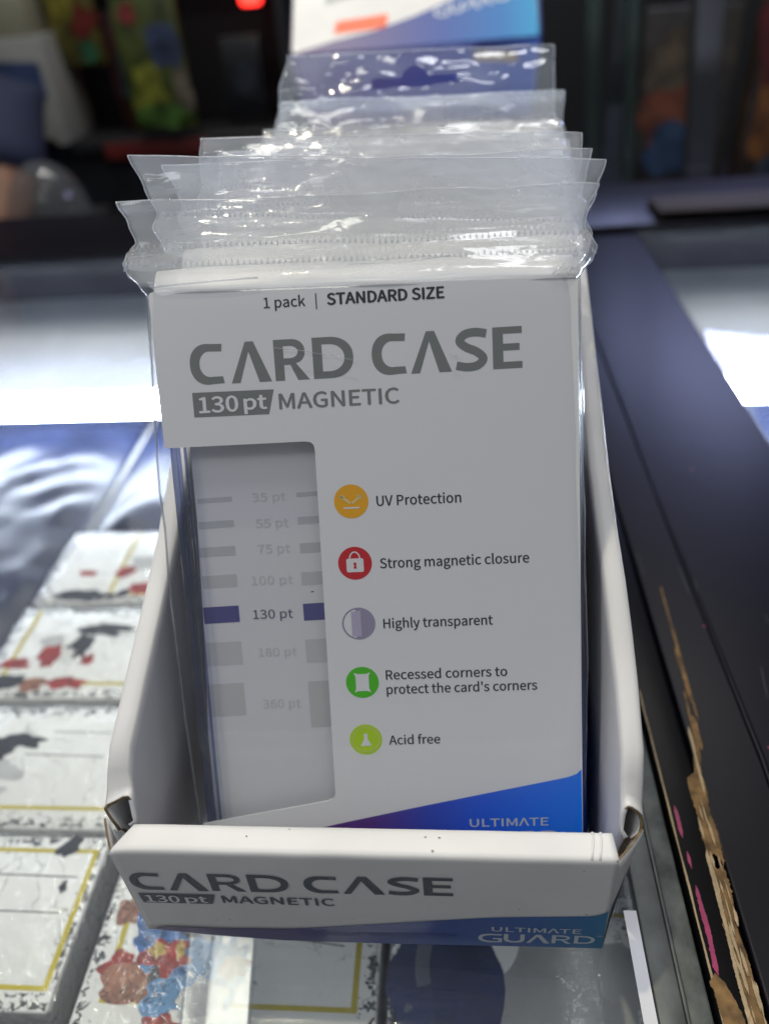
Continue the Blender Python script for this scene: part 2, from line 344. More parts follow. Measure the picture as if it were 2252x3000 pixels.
    rows = [(5.58, .5, 2.33, 'UV Protection', 5.46, 5.68), (4.19, .5, 3.76, 'Strong magnetic closure', 4.06, 4.28), (2.80, .5, 2.93, 'Highly transparent', 2.67, 2.89),
            (1.40, .49, 3.22, 'Recessed corners to', 1.45, 1.67), (1.40, .49, 3.88, "protect the card's corners", 1.10, 1.32), (0.0, .48, 1.65, 'Acid free', -.14, .08)]
    for cyy, x0, x1, s, a, b in rows: text('feature_text', s, x0, x1, a, b, M_black, parent, z=zt, bold=.016)
    R = .375; cx = -.055
    circ = lambda x, y, r, n=48: [(x+r*math.cos(2*math.pi*i/n), y+r*math.sin(2*math.pi*i/n)) for i in range(n)]
    ic = [('sun', 5.585, (.92, .43, .0)), ('lock', 4.195, (.62, .004, .012)), ('clear', 2.80, (.33, .30, .43)), ('corner', 1.40, (.07, .55, .0)), ('flask', 0.0, (.50, .76, .0))]
    for nm, yy, c in ic:
        mm = mat(nm+'_icon_ink', c, rough=.4)
        if nm == 'clear':
            i0 = shape('feature_icon', [circ(cx, yy, R)], mm, parent, z=zt)
            shape('icon_shine', [arc(cx, yy, R-.04, R-.04, 100, 260)], M_insert, i0, z=zt+.004)
            shape('icon_tint', [[(cx-.16, yy-.28), (cx-.16, yy+.28), (cx+.06, yy+.31), (cx+.06, yy-.31)]], mat('lilac_ink', (.50, .45, .60)), i0, z=zt+.008)
            continue
        i0 = shape('feature_icon', [circ(cx, yy, R)], mm, parent, z=zt)
        zz = zt+.004
        if nm == 'sun':
            pale = mat('pale_yellow_ink', (.80, .66, .30))
            shape('icon_line', [[(cx-.17, yy-.16), (cx-.17, yy-.125), (cx+.17, yy-.125), (cx+.17, yy-.16)]], M_insert, i0, z=zz)
            for sx in (-1, 1):
                shape('icon_arrow', [stroke([(cx+sx*.02, yy-.04), (cx+sx*.13, yy+.05), (cx+sx*.24, yy+.12)], .05)], pale, i0, z=zz)
                shape('icon_arrow', [[(cx+sx*.12, yy+.13), (cx+sx*.26, yy+.14), (cx+sx*.22, yy+.04)]], pale, i0, z=zz)
        if nm == 'lock':
            shape('icon_body', [[(cx-.17, yy-.20), (cx-.19, yy-.17), (cx-.19, yy+.08), (cx-.17, yy+.11), (cx+.17, yy+.11), (cx+.19, yy+.08), (cx+.19, yy-.17), (cx+.17, yy-.20)]], M_insert, i0, z=zz)
            shape('icon_shackle', [arc(cx, yy+.11, .125, .16, 0, 180)+arc(cx, yy+.11, .095, .13, 180, 0)], M_insert, i0, z=zz)
            shape('icon_keyhole', [circ(cx, yy-.01, .035, 16)], mm, i0, z=zz+.004)
            shape('icon_keyhole', [[(cx-.035, yy-.12), (cx-.015, yy-.01), (cx+.015, yy-.01), (cx+.035, yy-.12)]], mm, i0, z=zz+.0045)
        if nm == 'corner':
            shape('icon_card', [[(cx-.19, yy-.24), (cx-.10, yy-.205), (cx+.10, yy-.205), (cx+.19, yy-.24), (cx+.15, yy-.15), (cx+.15, yy+.15), (cx+.19, yy+.24), (cx+.10, yy+.205), (cx-.10, yy+.205), (cx-.19, yy+.24), (cx-.15, yy+.15), (cx-.15, yy-.15)]], M_insert, i0, z=zz)
        if nm == 'flask':
            shape('icon_ring', [circ(cx, yy, R-.055), circ(cx, yy, R-.085)], mat('pale_lime_ink', (.58, .70, .15)), i0, z=zz)
            shape('icon_flask', [[(cx-.13, yy-.15), (cx-.04, yy+.02), (cx-.04, yy+.15), (cx+.04, yy+.15), (cx+.04, yy+.02), (cx+.13, yy-.15)]], M_insert, i0, z=zz)
    text('brand_text', 'ULTIMΛTE', 2.26, 4.08, -2.26, -2.065, M_logo, parent, z=.012, bold=.02)
    title('brand_letter', [('G', 1.9, 2.4, -2.75, -2.4), ('U', 2.46, 2.9, -2.75, -2.4), ('L', 2.96, 3.4, -2.75, -2.4), ('R', 3.46, 3.86, -2.75, -2.4), ('D', 3.92, 4.35, -2.75, -2.4)], M_logo, parent, .012)
    # thickness scale on the card behind the case
    zb = -.495
    L4 = [('35 pt', -3.60, -2.80, 5.61, 5.72, -1.33, 5.66, 5.76, -2.34, -1.58, 5.60, 5.79), ('55 pt', -3.62, -2.81, 5.02, 5.18, -1.34, 5.03, 5.20, -2.31, -1.56, 5.0, 5.19),
          ('75 pt', -3.66, -2.83, 4.36, 4.58, -1.34, 4.36, 4.59, -2.31, -1.57, 4.40, 4.60), ('100 pt', -3.66, -2.85, 3.61, 3.91, -1.36, 3.60, 3.91, -2.52, -1.56, 3.66, 3.86),
          ('130 pt', -3.71, -2.87, 2.76, 3.16, -1.37, 2.75, 3.16, -2.55, -1.62, 2.84, 3.05), ('180 pt', -3.75, -2.89, 1.72, 2.29, -1.38, 1.72, 2.29, -2.5, -1.6, 1.92, 2.12), ('360 pt', -3.80, -2.92, .44, 1.26, -1.39, .10, 1.26, -2.5, -1.6, .62, .84)]
    k = 0
    for s, a, b, c, d, e, f, g, t0, t1, h0, h1 in L4:
        navy = s.startswith('130'); mm = M_navy if navy else M_bar[min(k, 5)]; k += 0 if navy else 1
        shape('scale_bar', [[(a, c), (a, d), (b, d+.02), (b, c+.02)]], mm, parent, z=zb)
        shape('scale_bar', [[(e, f), (e, g), (-.5, g+.02), (-.5, f+.02)]], mm, parent, z=zb)
        text('scale_figure', s, t0, t1, h0, h1, M_dkfig if navy else M_barink, parent, z=zb+.003, bold=.008)
    shape('speck', [blob(-1.05, 3.58, .035, .02, 3, 10)], M_brown, parent, z=.0)
    return ins

def make_bag(parent, rows, seed, mats, tilt=.024, hole=None, bend=0.0, nx=72, dens=.16, lumpy=1.0):
    """one sealed clear bag: a lofted body, a bulging shoulder and a flat header"""
    def row(y):
        for a, b in zip(rows, rows[1:]):
            if a[0] <= y <= b[0]+1e-6:
                t = (y-a[0])/(b[0]-a[0]); t = t*t*(3-2*t)
                return [p+(q-p)*t for p, q in zip(a, b)]
        return list(rows[-1])
    ys = []; y = rows[0][0]
    while y < rows[-1][0]-1e-6:
        ys.append(y); y += .9 if y < 9.2 else dens*.6
    ys.append(rows[-1][0])
    vs, fs, mi = [], [], []; H = nx//2
    for y in ys:
        yy, xl, xr, zc, d = row(y); hd = max(0, min(1, (y-10.2)/.6)); top = rows[-1][0]
        for i in range(nx):
            s = (i % H)/H; front = i < H
            ss = s if front else 1-s
            # cluster points towards both edges
            e = .5-.5*math.cos(math.pi*ss); x = xl+(xr-xl)*(.35*ss+.65*e)
            q = abs(2*(x-xl)/(xr-xl)-1); h = d/2*max(0, 1-q**22)**(1/2.6)
            n1 = noise.noise(Vector((x*.55+seed*7, y*1.5, seed)))*.16+noise.noise(Vector((x*1.3+y*.5+seed*3, y*3.2-x*.3, seed*2)))*.07+noise.noise(Vector((x*3.1, y*5.1, seed*5)))*.022
            n2 = noise.noise(Vector((x*.9+seed*11, y*1.8+20, seed)))*.10
            wob = hd*lumpy*(n1 if front or d < .12 else n1*.4+n2)
            side = .03*noise.noise(Vector((y*.9, seed*4+(5 if s > .5 else 0), 1)))*(1-hd)
            zb = zc+(h if front else -h)+wob-(bend*max(0, y-10.9)**2)
            if d < .12: zb = zc+(.015 if front else -.015)+wob-(bend*max(0, y-10.9)**2)
            yv = y-(tilt*(x-.4) if y > 9 else 0)*(min(1, max(0, (y-9)/1.2)))
            vs.append((x+side, yv+hd*.05*noise.noise(Vector((x*.6, y, seed))), zb))
    R = len(ys)
    for j in range(R-1):
        for i in range(nx):
            fs.append((j*nx+i, j*nx+(i+1) % nx, (j+1)*nx+(i+1) % nx, (j+1)*nx+i)); mi.append(1 if ys[j] > 10.25 else 0)
    fs.append(tuple(range(nx))[::-1]); mi.append(0)
    if hole: # leave the euro slot open in both films
        keep, km = [], []
        for f, k in zip(fs, mi):
            c = [sum(vs[i][a] for i in f)/len(f) for a in (0, 1)]
            dx, dy = c[0]-hole[0], c[1]-hole[1]
            if len(f) == 4 and ((abs(dx) < 1.45 and abs(dy) < .17) or (dx*dx+(dy-.12)**2 < .42**2 and dy > 0)): continue
            keep.append(f); km.append(k)
        fs, mi = keep, km
    b = mesh('bag', vs, fs, list(mats), parent, smooth=True, mi=mi)
    # welded rim of the header: thin bead, paled to paint the light its edge catches
    lim = -9 if seed < 2 else 10.3
    left = [vs[j*nx] for j in range(R) if ys[j] > lim]; right = [vs[j*nx+H] for j in range(R) if ys[j] > lim]
    topl = [vs[(R-1)*nx+i] for i in range(0, H+1, 2)]
    tube('bag_rim', left, .018, M_seamglint, b, n=5); tube('bag_rim', right, .018, M_seamglint, b, n=5); tube('bag_rim', topl, .014, M_seamglint, b, n=5)
    if seed < 5:
        for yt in ((11.12, 10.72) if seed < 2 else (11.15,)):
            j = min(range(R), key=lambda q: abs(ys[q]-yt)); tv, tf = [], []
            P = [Vector(vs[j*nx+i]) for i in range(0, H+1)]
            Ls = [0]
            for a, b2 in zip(P, P[1:]): Ls.append(Ls[-1]+(b2-a).length)
            n = int(Ls[-1]/.125)
            for q in range(n):
                d_ = (q+.5)/n*Ls[-1]; i = max(k for k in range(len(Ls)) if Ls[k] <= d_); i = min(i, len(P)-2)
                c = P[i].lerp(P[i+1], (d_-Ls[i])/(Ls[i+1]-Ls[i])); hh = .05+.03*random.random(); o = len(tv)
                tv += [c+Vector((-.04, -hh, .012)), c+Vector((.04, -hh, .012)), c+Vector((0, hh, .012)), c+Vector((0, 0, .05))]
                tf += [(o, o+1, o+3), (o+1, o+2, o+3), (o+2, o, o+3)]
            tag(mesh('serrated_seam', tv, tf, M_seamglint, b), kind='stuff')
    return b

def body_rows(): return [(-3.95, -4.25, 5.0, -.48, 1.1), (2.0, -4.42, 5.1, -.48, 1.15), (6.5, -4.42, 5.05, -.5, 1.15), (9.6, -4.28, 4.96, -.5, 1.15), (10.08, -4.24, 4.93, -.5, 1.13)]
heads = [
    [(10.3, -4.40, 5.08, -.52, 1.0), (10.55, -4.66, 5.30, -.55, .8), (10.78, -4.74, 5.38, -.55, .55), (10.98, -4.62, 5.27, -.55, .3), (11.2, -4.36, 5.12, -.5, .05), (11.55, -4.46, 5.17, -.45, .03), (12.0, -4.66, 5.38, -.35, .03)],
    [(10.5, -4.5, 5.15, -.52, .9), (10.9, -4.7, 5.25, -.55, .5), (11.2, -4.55, 5.1, -.5, .05), (11.7, -4.72, 5.3, -.4, .03), (12.38, -5.0, 5.5, -.3, .03)],
    [(10.5, -4.4, 5.1, -.5, .9), (10.9, -4.55, 5.25, -.5, .5), (11.2, -4.4, 5.1, -.5, .05), (11.6, -4.5, 5.2, -.45, .03), (12.1, -4.75, 5.3, -.35, .03)],
    [(10.5, -4.4, 5.1, -.5, .9), (10.9, -4.5, 5.2, -.5, .5), (11.2, -4.35, 5.1, -.5, .05), (11.8, -4.35, 5.2, -.5, .03), (12.42, -4.28, 5.25, -.6, .03)],
    [(10.5, -4.4, 5.0, -.5, .9), (10.9, -4.5, 5.1, -.5, .5), (11.2, -4.3, 5.0, -.5, .05), (11.9, -4.3, 5.0, -.6, .03)],
    [(10.5, -4.4, 5.0, -.5, .9), (10.9, -4.5, 5.1, -.5, .5), (11.2, -4.3, 5.0, -.5, .05), (11.6, -4.3, 5.0, -.6, .03)],
    [(10.5, -4.4, 5.0, -.5, .9), (10.9, -4.5, 5.1, -.5, .5), (11.2, -4.3, 5.0, -.5, .05), (11.5, -4.3, 5.0, -.7, .03)],
    [(10.5, -4.4, 5.0, -.5, .9), (10.9, -4.5, 5.1, -.5, .5), (11.2, -4.2, 5.0, -.5, .05), (11.6, -4.2, 5.0, -.7, .03)],
    [(10.5, -4.3, 5.1, -.5, .9), (10.9, -4.4, 5.2, -.5, .5), (11.2, -4.2, 5.1, -.5, .05), (12.15, -3.95, 5.2, -.5, .03)],
    [(10.5, -4.3, 4.9, -.5, .9), (10.9, -4.4, 5.0, -.5, .5), (11.2, -4.3, 4.9, -.5, .05), (12.2, -4.3, 4.92, -.5, .03), (13.45, -3.95, 4.98, -.5, .03)]]
tilts = [.024, .075, .03, .05, .03, .03, .03, .03, .03, .03]
dys = [0, 1.35, 2.6, 3.9, 5.2, 6.6, 8.0, 9.5, 11, 12.3]
where = ['frontmost bagged card case pack whose printed front faces the viewer', 'second bagged card case pack, directly behind the front one, header corner poking left',
         'third bagged card case pack from the front of the tray', 'fourth bagged card case pack with its clear header folded in at the left',
         'fifth bagged card case pack from the front of the tray', 'sixth bagged card case pack, in the middle of the tray row', 'seventh bagged card case pack from the front of the tray',
         'eighth bagged card case pack, third from the back of the tray', 'second rearmost bagged card case pack, clear header below the hang slot', 'rearmost bagged card case pack with a clear header and open hang slot']
for k in range(10):
    p = empty('card_case_pack'); p.matrix_world = PROT.copy()
    o = P0+Vector((.09*k+(.14 if k else 0), dys[k], 0)); mw = PROT.copy(); mw.translation = o*S; p.matrix_world = mw
    tag(p, where[k], 'card case pack', 'bagged card case packs standing in the display tray')
    make_insert(p, detail=(k == 0))
    make_bag(p, body_rows()+heads[k], k+1.3, (M_film, M_head if k < 9 else M_rear), tilt=tilts[k], hole=(.30, 12.42) if k == 9 else None, bend=.0 if k < 3 else .05, dens=.16 if k < 4 else (.08 if k == 9 else .3), nx=200 if k == 9 else 72, lumpy=.8)

fb = [o for o in bpy.data.objects if o.name == 'bag'][0]
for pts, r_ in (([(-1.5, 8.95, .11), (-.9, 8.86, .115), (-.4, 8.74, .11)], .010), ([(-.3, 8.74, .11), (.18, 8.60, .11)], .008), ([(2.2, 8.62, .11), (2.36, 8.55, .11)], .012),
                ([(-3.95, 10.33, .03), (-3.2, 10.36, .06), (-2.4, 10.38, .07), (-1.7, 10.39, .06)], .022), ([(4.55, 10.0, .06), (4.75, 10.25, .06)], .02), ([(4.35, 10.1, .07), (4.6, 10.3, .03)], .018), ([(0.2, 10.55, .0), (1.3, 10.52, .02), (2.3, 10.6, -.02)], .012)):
    tube('film_glint', pts, r_, M_seamglint, fb, n=5)  # pale tubes that paint specular streaks and glints on the front film
# ------------------------------------------------------------------ the cardboard tray
tray = empty('display_tray', (0, 0, 0)); tag(tray, 'white cardboard counter display tray with hollow folded walls holding the bagged packs', 'display tray')
mats_sheet = [M_white, M_brown, M_inner]
def front_panel():
    # cross-section runs up the outside, rounds over the top and down the inside
    sec = [(0, None), (0, .7), (0, 1.6), (0, 2.6), (0, 3.4), (.0, 3.60), (.006, 3.67), (.03, 3.725), (.075, 3.76), (.15, 3.775), (.35, 3.785), (.52, 3.79), (.60, 3.775), (.64, 3.73), (.655, 3.62), (.66, 2.5), (.66, .3)]
    nx = 80; vs, fs, mi = [], [], []
    for i in range(nx+1):
        s = i/nx; x = -5.30+10.5*s
        zb = .33*(1-min(1, s/.30))**1.0+.12*max(0, (s-.55)/.45)   # scuffed, lifted lower corners
        for j, (yy, zz) in enumerate(sec):
            z = zb if zz is None else zz
            ed = max(0, 1-s/.035); er = max(0, (s-.97)/.03)
            xx = x
            if j >= 7:                       # the top tapers in at both ends
                tt = min(1, (yy)/.62); xx = x+.36*tt*ed+(-.05*tt*er)
            zn = z+.006*noise.noise(Vector((x*.8, j*.3, 4)))-(.05*ed if 4 < j < 13 else 0)
            yn = yy+.010*noise.noise(Vector((x*1.1, z*1.4, 9)))*(1 if j > 0 else .3)
            vs.append((xx, yn, zn))
    m_ = len(sec)
    for i in range(nx):
        for j in range(m_-1): fs.append((i*m_+j, (i+1)*m_+j, (i+1)*m_+j+1, i*m_+j+1)); mi.append(0)
    o = mesh('front_panel', vs, fs, mats_sheet, tray, smooth=True, mi=mi)
    sd = o.modifiers.new('s', 'SOLIDIFY'); sd.thickness = .05*S; sd.offset = -1; sd.material_offset_rim = 1
    return o
fp = front_panel()
def ff(x, z, d): return (x, -.016-d, z)          # print on the outer face of the front panel
y0, y1 = 2.235, 2.965
title('title_letter', [('C', -5.14, -4.43, y0-.03, y1-.04), ('L', -4.32, -3.44, y0-.03, y1-.03), ('R', -3.35, -2.58, y0, y1-.02), ('D', -2.49, -1.62, y0, y1-.01), ('C', -1.28, -.55, y0+.02, y1), ('L', -.45, .45, y0+.03, y1+.02), ('S', .52, 1.20, y0+.04, y1+.04), ('E', 1.28, 1.90, y0+.05, y1+.055)], M_tink, fp, 0, ff)
shape('thickness_badge', [[(-5.07, 1.63), (-5.10, 2.05), (-3.34, 2.07), (-3.47, 1.65)]], M_tink, fp, frame=ff)
text('badge_text', '130', -4.97, -4.20, 1.69, 1.98, M_white, fp, z=.006, bold=.03, frame=ff)
text('badge_text', 'pt', -4.05, -3.56, 1.72, 1.99, M_white, fp, z=.006, bold=.034, frame=ff)
text('subtitle', 'MAGNETIC', -3.21, -.70, 1.72, 2.02, M_tink, fp, bold=.024, frame=ff)
wave = catmull([(-4.82, .52), (-3.9, .50), (-3.2, .53), (-1.75, .62), (-.65, .80), (1.14, 1.13), (2.85, 1.41), (4.30, 1.54), (4.85, 1.60), (5.12, 1.75), (5.17, 1.86)], 5)
botm = [(5.19, .13), (3, .09), (.5, .02), (-2.1, .01), (-3.5, .13), (-4.6, .27), (-5.15, .36), (-5.05, .44)]
shape('wave_band', [wave+botm], M_trayink, fp, frame=ff)
text('brand_text', 'ULTIMΛTE', 2.73, 4.68, .80, 1.0, M_logo, fp, z=.006, bold=.022, frame=ff)
title('brand_letter', [('G', 2.43, 2.96, .27, .68), ('U', 3.00, 3.46, .29, .69), ('L', 3.50, 4.02, .30, .70), ('R', 4.06, 4.50, .32, .70), ('D', 4.55, 5.0, .34, .71)], M_logo, fp, .006, ff)
text('brand_text', '®', 5.03, 5.15, .62, .74, M_logo, fp, z=.006, frame=ff)
text('motto_text', 'PREMIUM PROTECTION', -1.60, 1.95, .33, .50, M_faint, fp, z=.006, bold=.01, frame=ff, skew=.03)

def zt(y): return min(11.6, 4.62+.53*(y-.8))
def wall(sgn):
    secs = []
    yl = [.62, .68, .75, .9, 1.2, 1.7, 2.3, 3, 4, 5, 6, 7.5, 9, 10.5, 12, 14, 16, 18, 20]
    for y in yl:
        T = zt(y); f = max(0, 1-(y-.6)/1.3)
        if sgn > 0:
            xo = 5.80+.10*math.sin(min(1, (y-.7)/6)*math.pi); xi = xo-.44-.06*min(1, y/4); xb = 5.42; sh = 0
        else:
            xo = 5.58-.42*min(1, (y-.7)/5.5); xi = xo-.52; xb = 5.38
        cut = f*.0
        # outside up, over the rounded top, inside down; front end pinches together under the fold
        pin = f*f
        low = 3.45 if False else 0
        P = [(xb, .03), (xb+(xo-xb)*.55, T*.45), (xo-.03*pin, T-.9), (xo, T-.30), (xo-.005, T-.10), (xo-.05, T-.01), (xo-.14, T+.015), (xo-.30, T+.01), (xi+.07, T-.01), (xi+.015, T-.07), (xi+.0, T-.35), (xi+.22*pin, T-.95), (xi+.18*pin-.02, T*.55), (xi-.10, .10)]
        if sgn > 0: LP = [(5.62, 3.50), (5.70, 3.62), (5.77, 3.80), (5.80, 4.02), (5.80, 4.22), (5.76, 4.42), (5.66, 4.60), (5.54, 4.74), (5.45, 4.77), (5.38, 4.66), (5.34, 4.45), (5.32, 4.15), (5.31, 3.85), (5.42, 3.58)]
        else: LP = [(5.36, 3.48), (5.43, 3.70), (5.50, 3.95), (5.55, 4.18), (5.58, 4.35), (5.50, 4.50), (5.32, 4.62), (5.14, 4.72), (4.99, 4.79), (4.93, 4.66), (4.91, 4.40), (4.90, 4.05), (4.91, 3.78), (5.08, 3.60)]
        LP = [(a_, 3.46+(b_-3.46)/1.5) for a_, b_ in LP]
        e_ = max(0, min(1, (y-.62)/.9)); e_ = e_*e_*(3-2*e_)
        P = [(a_[0]+(b_[0]-a_[0])*e_, a_[1]+(b_[1]-a_[1])*e_) for a_, b_ in zip(LP, P)]
        sl = [.32*max(0, z-3.46)*(1-e_) for x, z in P]
        secs.append([(sgn*x+.012*noise.noise(Vector((x*3, y*.9, z+sgn))), y+sl[q]+ (0.06*noise.noise(Vector((x*4,z*2,3)))*f), z+.02*noise.noise(Vector((y*.6, z, sgn*3)))) for q, (x, z) in enumerate(P)])
    n = len(secs[0]); vs = [p for s_ in secs for p in s_]; fs = []; mi = []
    for j in range(len(secs)-1):
        for i in range(n-1):
            f_ = (j*n+i, j*n+i+1, (j+1)*n+i+1, (j+1)*n+i); fs.append(f_ if sgn < 0 else f_[::-1]); mi.append(0 if i < 9 else 2)
    o = mesh('side_wall', vs, fs, mats_sheet, tray, smooth=True, mi=mi)
    sd = o.modifiers.new('s', 'SOLIDIFY'); sd.thickness = .085*S; sd.offset = -1; sd.material_offset_rim = 1; sd.use_rim = True
    return o
wr = wall(1); wl = wall(-1)
# corner flaps joining the front panel to the side walls
def flap(pts, mt=None):
    n = 8; vs, fs = [], []
    a, b, c, d = [Vector(p) for p in pts]
    for i in range(n+1):
        for j in range(n+1):
            s, t = i/n, j/n; p = a.lerp(b, s).lerp(d.lerp(c, s), t)
            p += Vector((0, -.06*math.sin(math.pi*s)*(1-t*.4), .015*noise.noise(p*2))); vs.append(p)
    for i in range(n):
        for j in range(n): fs.append((i*(n+1)+j, (i+1)*(n+1)+j, (i+1)*(n+1)+j+1, i*(n+1)+j+1))
    o = mesh('corner_flap', vs, fs, mats_sheet, tray, smooth=True)
    sd = o.modifiers.new('s', 'SOLIDIFY'); sd.thickness = .05*S; sd.offset = -1; sd.material_offset_rim = 1
    return o
flap([(5.20, .0, .14), (5.42, .62, .03), (5.78, .66, 3.85), (5.17, .02, 3.74)])
flap([(-5.38, .62, .03), (-5.28, .0, .35), (-5.29, .02, 3.58), (-5.55, .62, 3.95)])
bevelbox('base_panel', -5.3, 5.3, .7, 20, .015, .09, M_inner, tray, b=0)
bevelbox('back_panel', -5.6, 5.6, 20.0, 20.4, .015, 11.4, M_white, tray, b=.1)
M_scuff = mat('grey_scuff', (.45, .43, .40), rough=.7); M_spk = mat('dark_speck', (.16, .13, .10), rough=.8)
for i in range(12):
    x = random.uniform(-4.8, 4.9); z = random.uniform(.7, 3.5); shape('speck', [blob(x, z, random.uniform(.008, .022), random.uniform(.008, .02), i, 8)], M_spk, fp, frame=lambda x, z, d: (x, -.014, z))
for i in range(5):
    x = random.uniform(-4.6, 4.9); y = random.uniform(.12, .55); shape('speck', [blob(x, y, random.uniform(.01, .03), random.uniform(.008, .018), i+40, 8)], M_spk, fp, z=3.80)
for x0_ in (4.70, 4.86): tube('fold_crease', [(x0_-.03, .05, 3.74), (x0_, .2, 3.772), (x0_+.05, .45, 3.79), (x0_+.06, .62, 3.77)], .03, M_white, tray, n=8)
tube('fold_crease', [(-4.98, .03, 3.66), (-4.93, .15, 3.74), (-4.78, .4, 3.76), (-4.72, .6, 3.75)], .028, M_white, tray, n=8)
# teal wave carried round the right-hand corner
shape('wave_band', [[(0, .16), (0, 1.86), (.35, 2.1), (.7, 2.7), (.7, .08)]], M_trayink, tray, frame=lambda x, z, d: (5.215+x*.42+z*.045-.02, -.05+x*.87+.0*z-.02*math.sin(x*4), z))

# ------------------------------------------------------------------ the glass display counter
M_glass = film('counter_glass', tint=(.965, .972, .968), haze=.022, rough=.02, bump=.0, glossw=1.0, ior=1.5, hazecol=(.62, .70, .95), bscale=2, fine=0)  # bluish haze put into the glass as bloom around the light tube
M_alu = mat('dull_aluminium', (.13, .14, .135), rough=.5, metal=.5, bump=.5, bscale=14, var=.55, vscale=9)
M_grime = mat('grimy_glass_edge', (.11, .125, .11), rough=.5, bump=.6, bscale=25, var=.85, vscale=14)
M_paint = mat('black_gloss_paint', (.004, .004, .005), spec=.07, rough=.30, bump=.35, bscale=5, var=.3, vscale=6)
M_blackw = mat('black_board', (.003, .003, .006), rough=.36, spec=.12, bump=.25, bscale=3)
M_wood = mat('bare_chipped_wood', (.27, .155, .055), rough=.85, bump=1.0, bscale=45, var=.75, vscale=26)
M_splint = mat('pale_wood_splinter', (.45, .34, .20), rough=.85, bump=.8, bscale=50, var=.3, vscale=30)
M_pink = mat('magenta_paint', (.36, .01, .10), rough=.5, bump=.4, bscale=30, var=.4, vscale=20)
M_greyboard = mat('pale_grey_lining', (.60, .62, .65), rough=.6, var=.22, vscale=1.2)
M_darklin = mat('dark_shelf_lining', (.17, .17, .175), rough=.6, var=.4, vscale=2)
M_led = mat('led_tube', (.9, .9, .9), emit=(.78, .87, 1.0, 55.0))
ctr = empty('display_counter', (0, 0, 0)); tag(ctr, 'glass topped shop counter lit from inside with chipped black wooden rail', 'display counter')
bevelbox('glass_pane', -75, 6.1, -14, 50, -.6, -.005, M_glass, ctr, b=0)
bevelbox('glass_pane', 15.9, 75, -14, 50, -.6, -.005, M_glass, ctr, b=0)
bevelbox('metal_channel', 6.16, 6.74, -14, 50, -.5, .02, M_alu, ctr, b=.04)
bevelbox('glass_edge', 6.80, 7.30, -14, 50, -.5, .0, M_grime, ctr, b=.05)
bevelbox('edge_bead', 6.73, 6.81, -14, 50, -.5, .06, M_alu, ctr, b=.02)
bevelbox('wooden_rail', 7.36, 8.38, -14, 50, -2, .10, M_paint, ctr, b=.12, seg=3, cuts=0)
bevelbox('wooden_board', 8.42, 15.6, -14, 50, -2, .12, M_blackw, ctr, b=.10, seg=3)
bevelbox('white_edge_tape', 5.84, 6.13, -14, .9, -.003, .035, mat('white_tape', (.82, .82, .84), rough=.5, var=.12, vscale=6), ctr, b=0)
tube('raised_bead', [(9.7, -14, .10), (10.25, 5, .10), (10.1, 14, .10), (9.9, 50, .10)], .10, M_blackw, ctr)
bevelbox('rear_rail', -75, 75, 50.2, 62, -3, .6, M_blackw, ctr, b=.3)
bevelbox('front_board', -75, 75, -16, -14.2, -90, .1, M_blackw, ctr, b=.1)
def strip(name, xc, hw, y0, y1, mt, seed, z=.115, amp=1.0, parent=ctr, th=.02):
    n = int((y1-y0)/.045)+2; A, B = [], []
    for i in range(n):
        y = y0+(y1-y0)*i/(n-1); e = min(1, min(i, n-1-i)/4+.02)
        w0 = hw*e*(1+amp*.6*noise.noise(Vector((y*1.1, seed, 0)))+amp*.16*noise.noise(Vector((y*8, seed, 3)))+amp*.25*noise.noise(Vector((y*19, seed, 3))))
        w1 = hw*e*(1+amp*.6*noise.noise(Vector((y*1.0, seed, 7)))+amp*.16*noise.noise(Vector((y*9, seed, 5)))+amp*.25*noise.noise(Vector((y*21, seed, 5))))
        c = xc(y) if callable(xc) else xc
        A.append((c-max(.005, w0), y)); B.append((c+max(.005, w1), y))
    return shape(name, [A+B[::-1]], mt, parent, z=z, th=th)
strip('chipped_patch', lambda y: 8.17+.03*y, .15, -2.0, 2.3, M_wood, 1, z=.13)
strip('chipped_patch', lambda y: 8.24+.04*(y-2), .20, 1.9, 4.6, M_wood, 2, z=.13, amp=.8)
strip('chipped_patch', lambda y: 8.42+.12*(y-4.4), .10, 4.2, 5.2, M_wood, 3, z=.135)
strip('chipped_patch', lambda y: 8.72+.02*(y-5), .07, 5.3, 6.5, M_wood, 4, z=.145)
strip('chipped_patch', lambda y: 8.80+.03*(y-5), .06, 6.9, 9.2, M_wood, 5, z=.145)
strip('chipped_patch', lambda y: 7.62-.16*(y+1), .19, -2.6, -.45, M_wood, 6, z=.135, amp=.9)
strip('chipped_patch', lambda y: 8.60+.06*(y-5), .035, 4.9, 7.4, M_wood, 31, z=.14, amp=1.6)
strip('chipped_patch', lambda y: 8.50+.05*(y-5), .03, 3.9, 6.1, M_splint, 32, z=.142, amp=1.8)
strip('chipped_patch', lambda y: 8.84+.03*(y-5), .03, 6.3, 12.0, M_wood, 33, z=.142, amp=1.8)
strip('chipped_patch', lambda y: 8.02+.03*y, .045, -2.2, 2.4, M_splint, 34, z=.141, amp=1.6)
for i in range(12):
    a, b = random.uniform(8.6, 15), random.uniform(-1, 16); L_ = random.uniform(.3, 1.6)
    strip('scratch', lambda y, a=a, b=b, k=random.uniform(-.3, .3): a+k*(y-b), .008, b, b+L_, mat('pale_scratch', (.06, .06, .07), rough=.7), 60+i, z=.1255)
for i in range(30):
    y = -1.9+random.random()*5.4; x = 8.17+.035*y+random.uniform(-.16, .2)
    strip('splinter', x, random.uniform(.012, .035), y, y+random.uniform(.2, .7), M_splint, 20+i, z=.15+i*.0008)
strip('paint_streak', lambda y: 7.60+.01*y, .05, -.5, 1.5, M_pink, 8, z=.128, amp=1.6)
strip('paint_streak', lambda y: 7.63, .03, .2, 1.1, M_pink, 28, z=.129, amp=2)
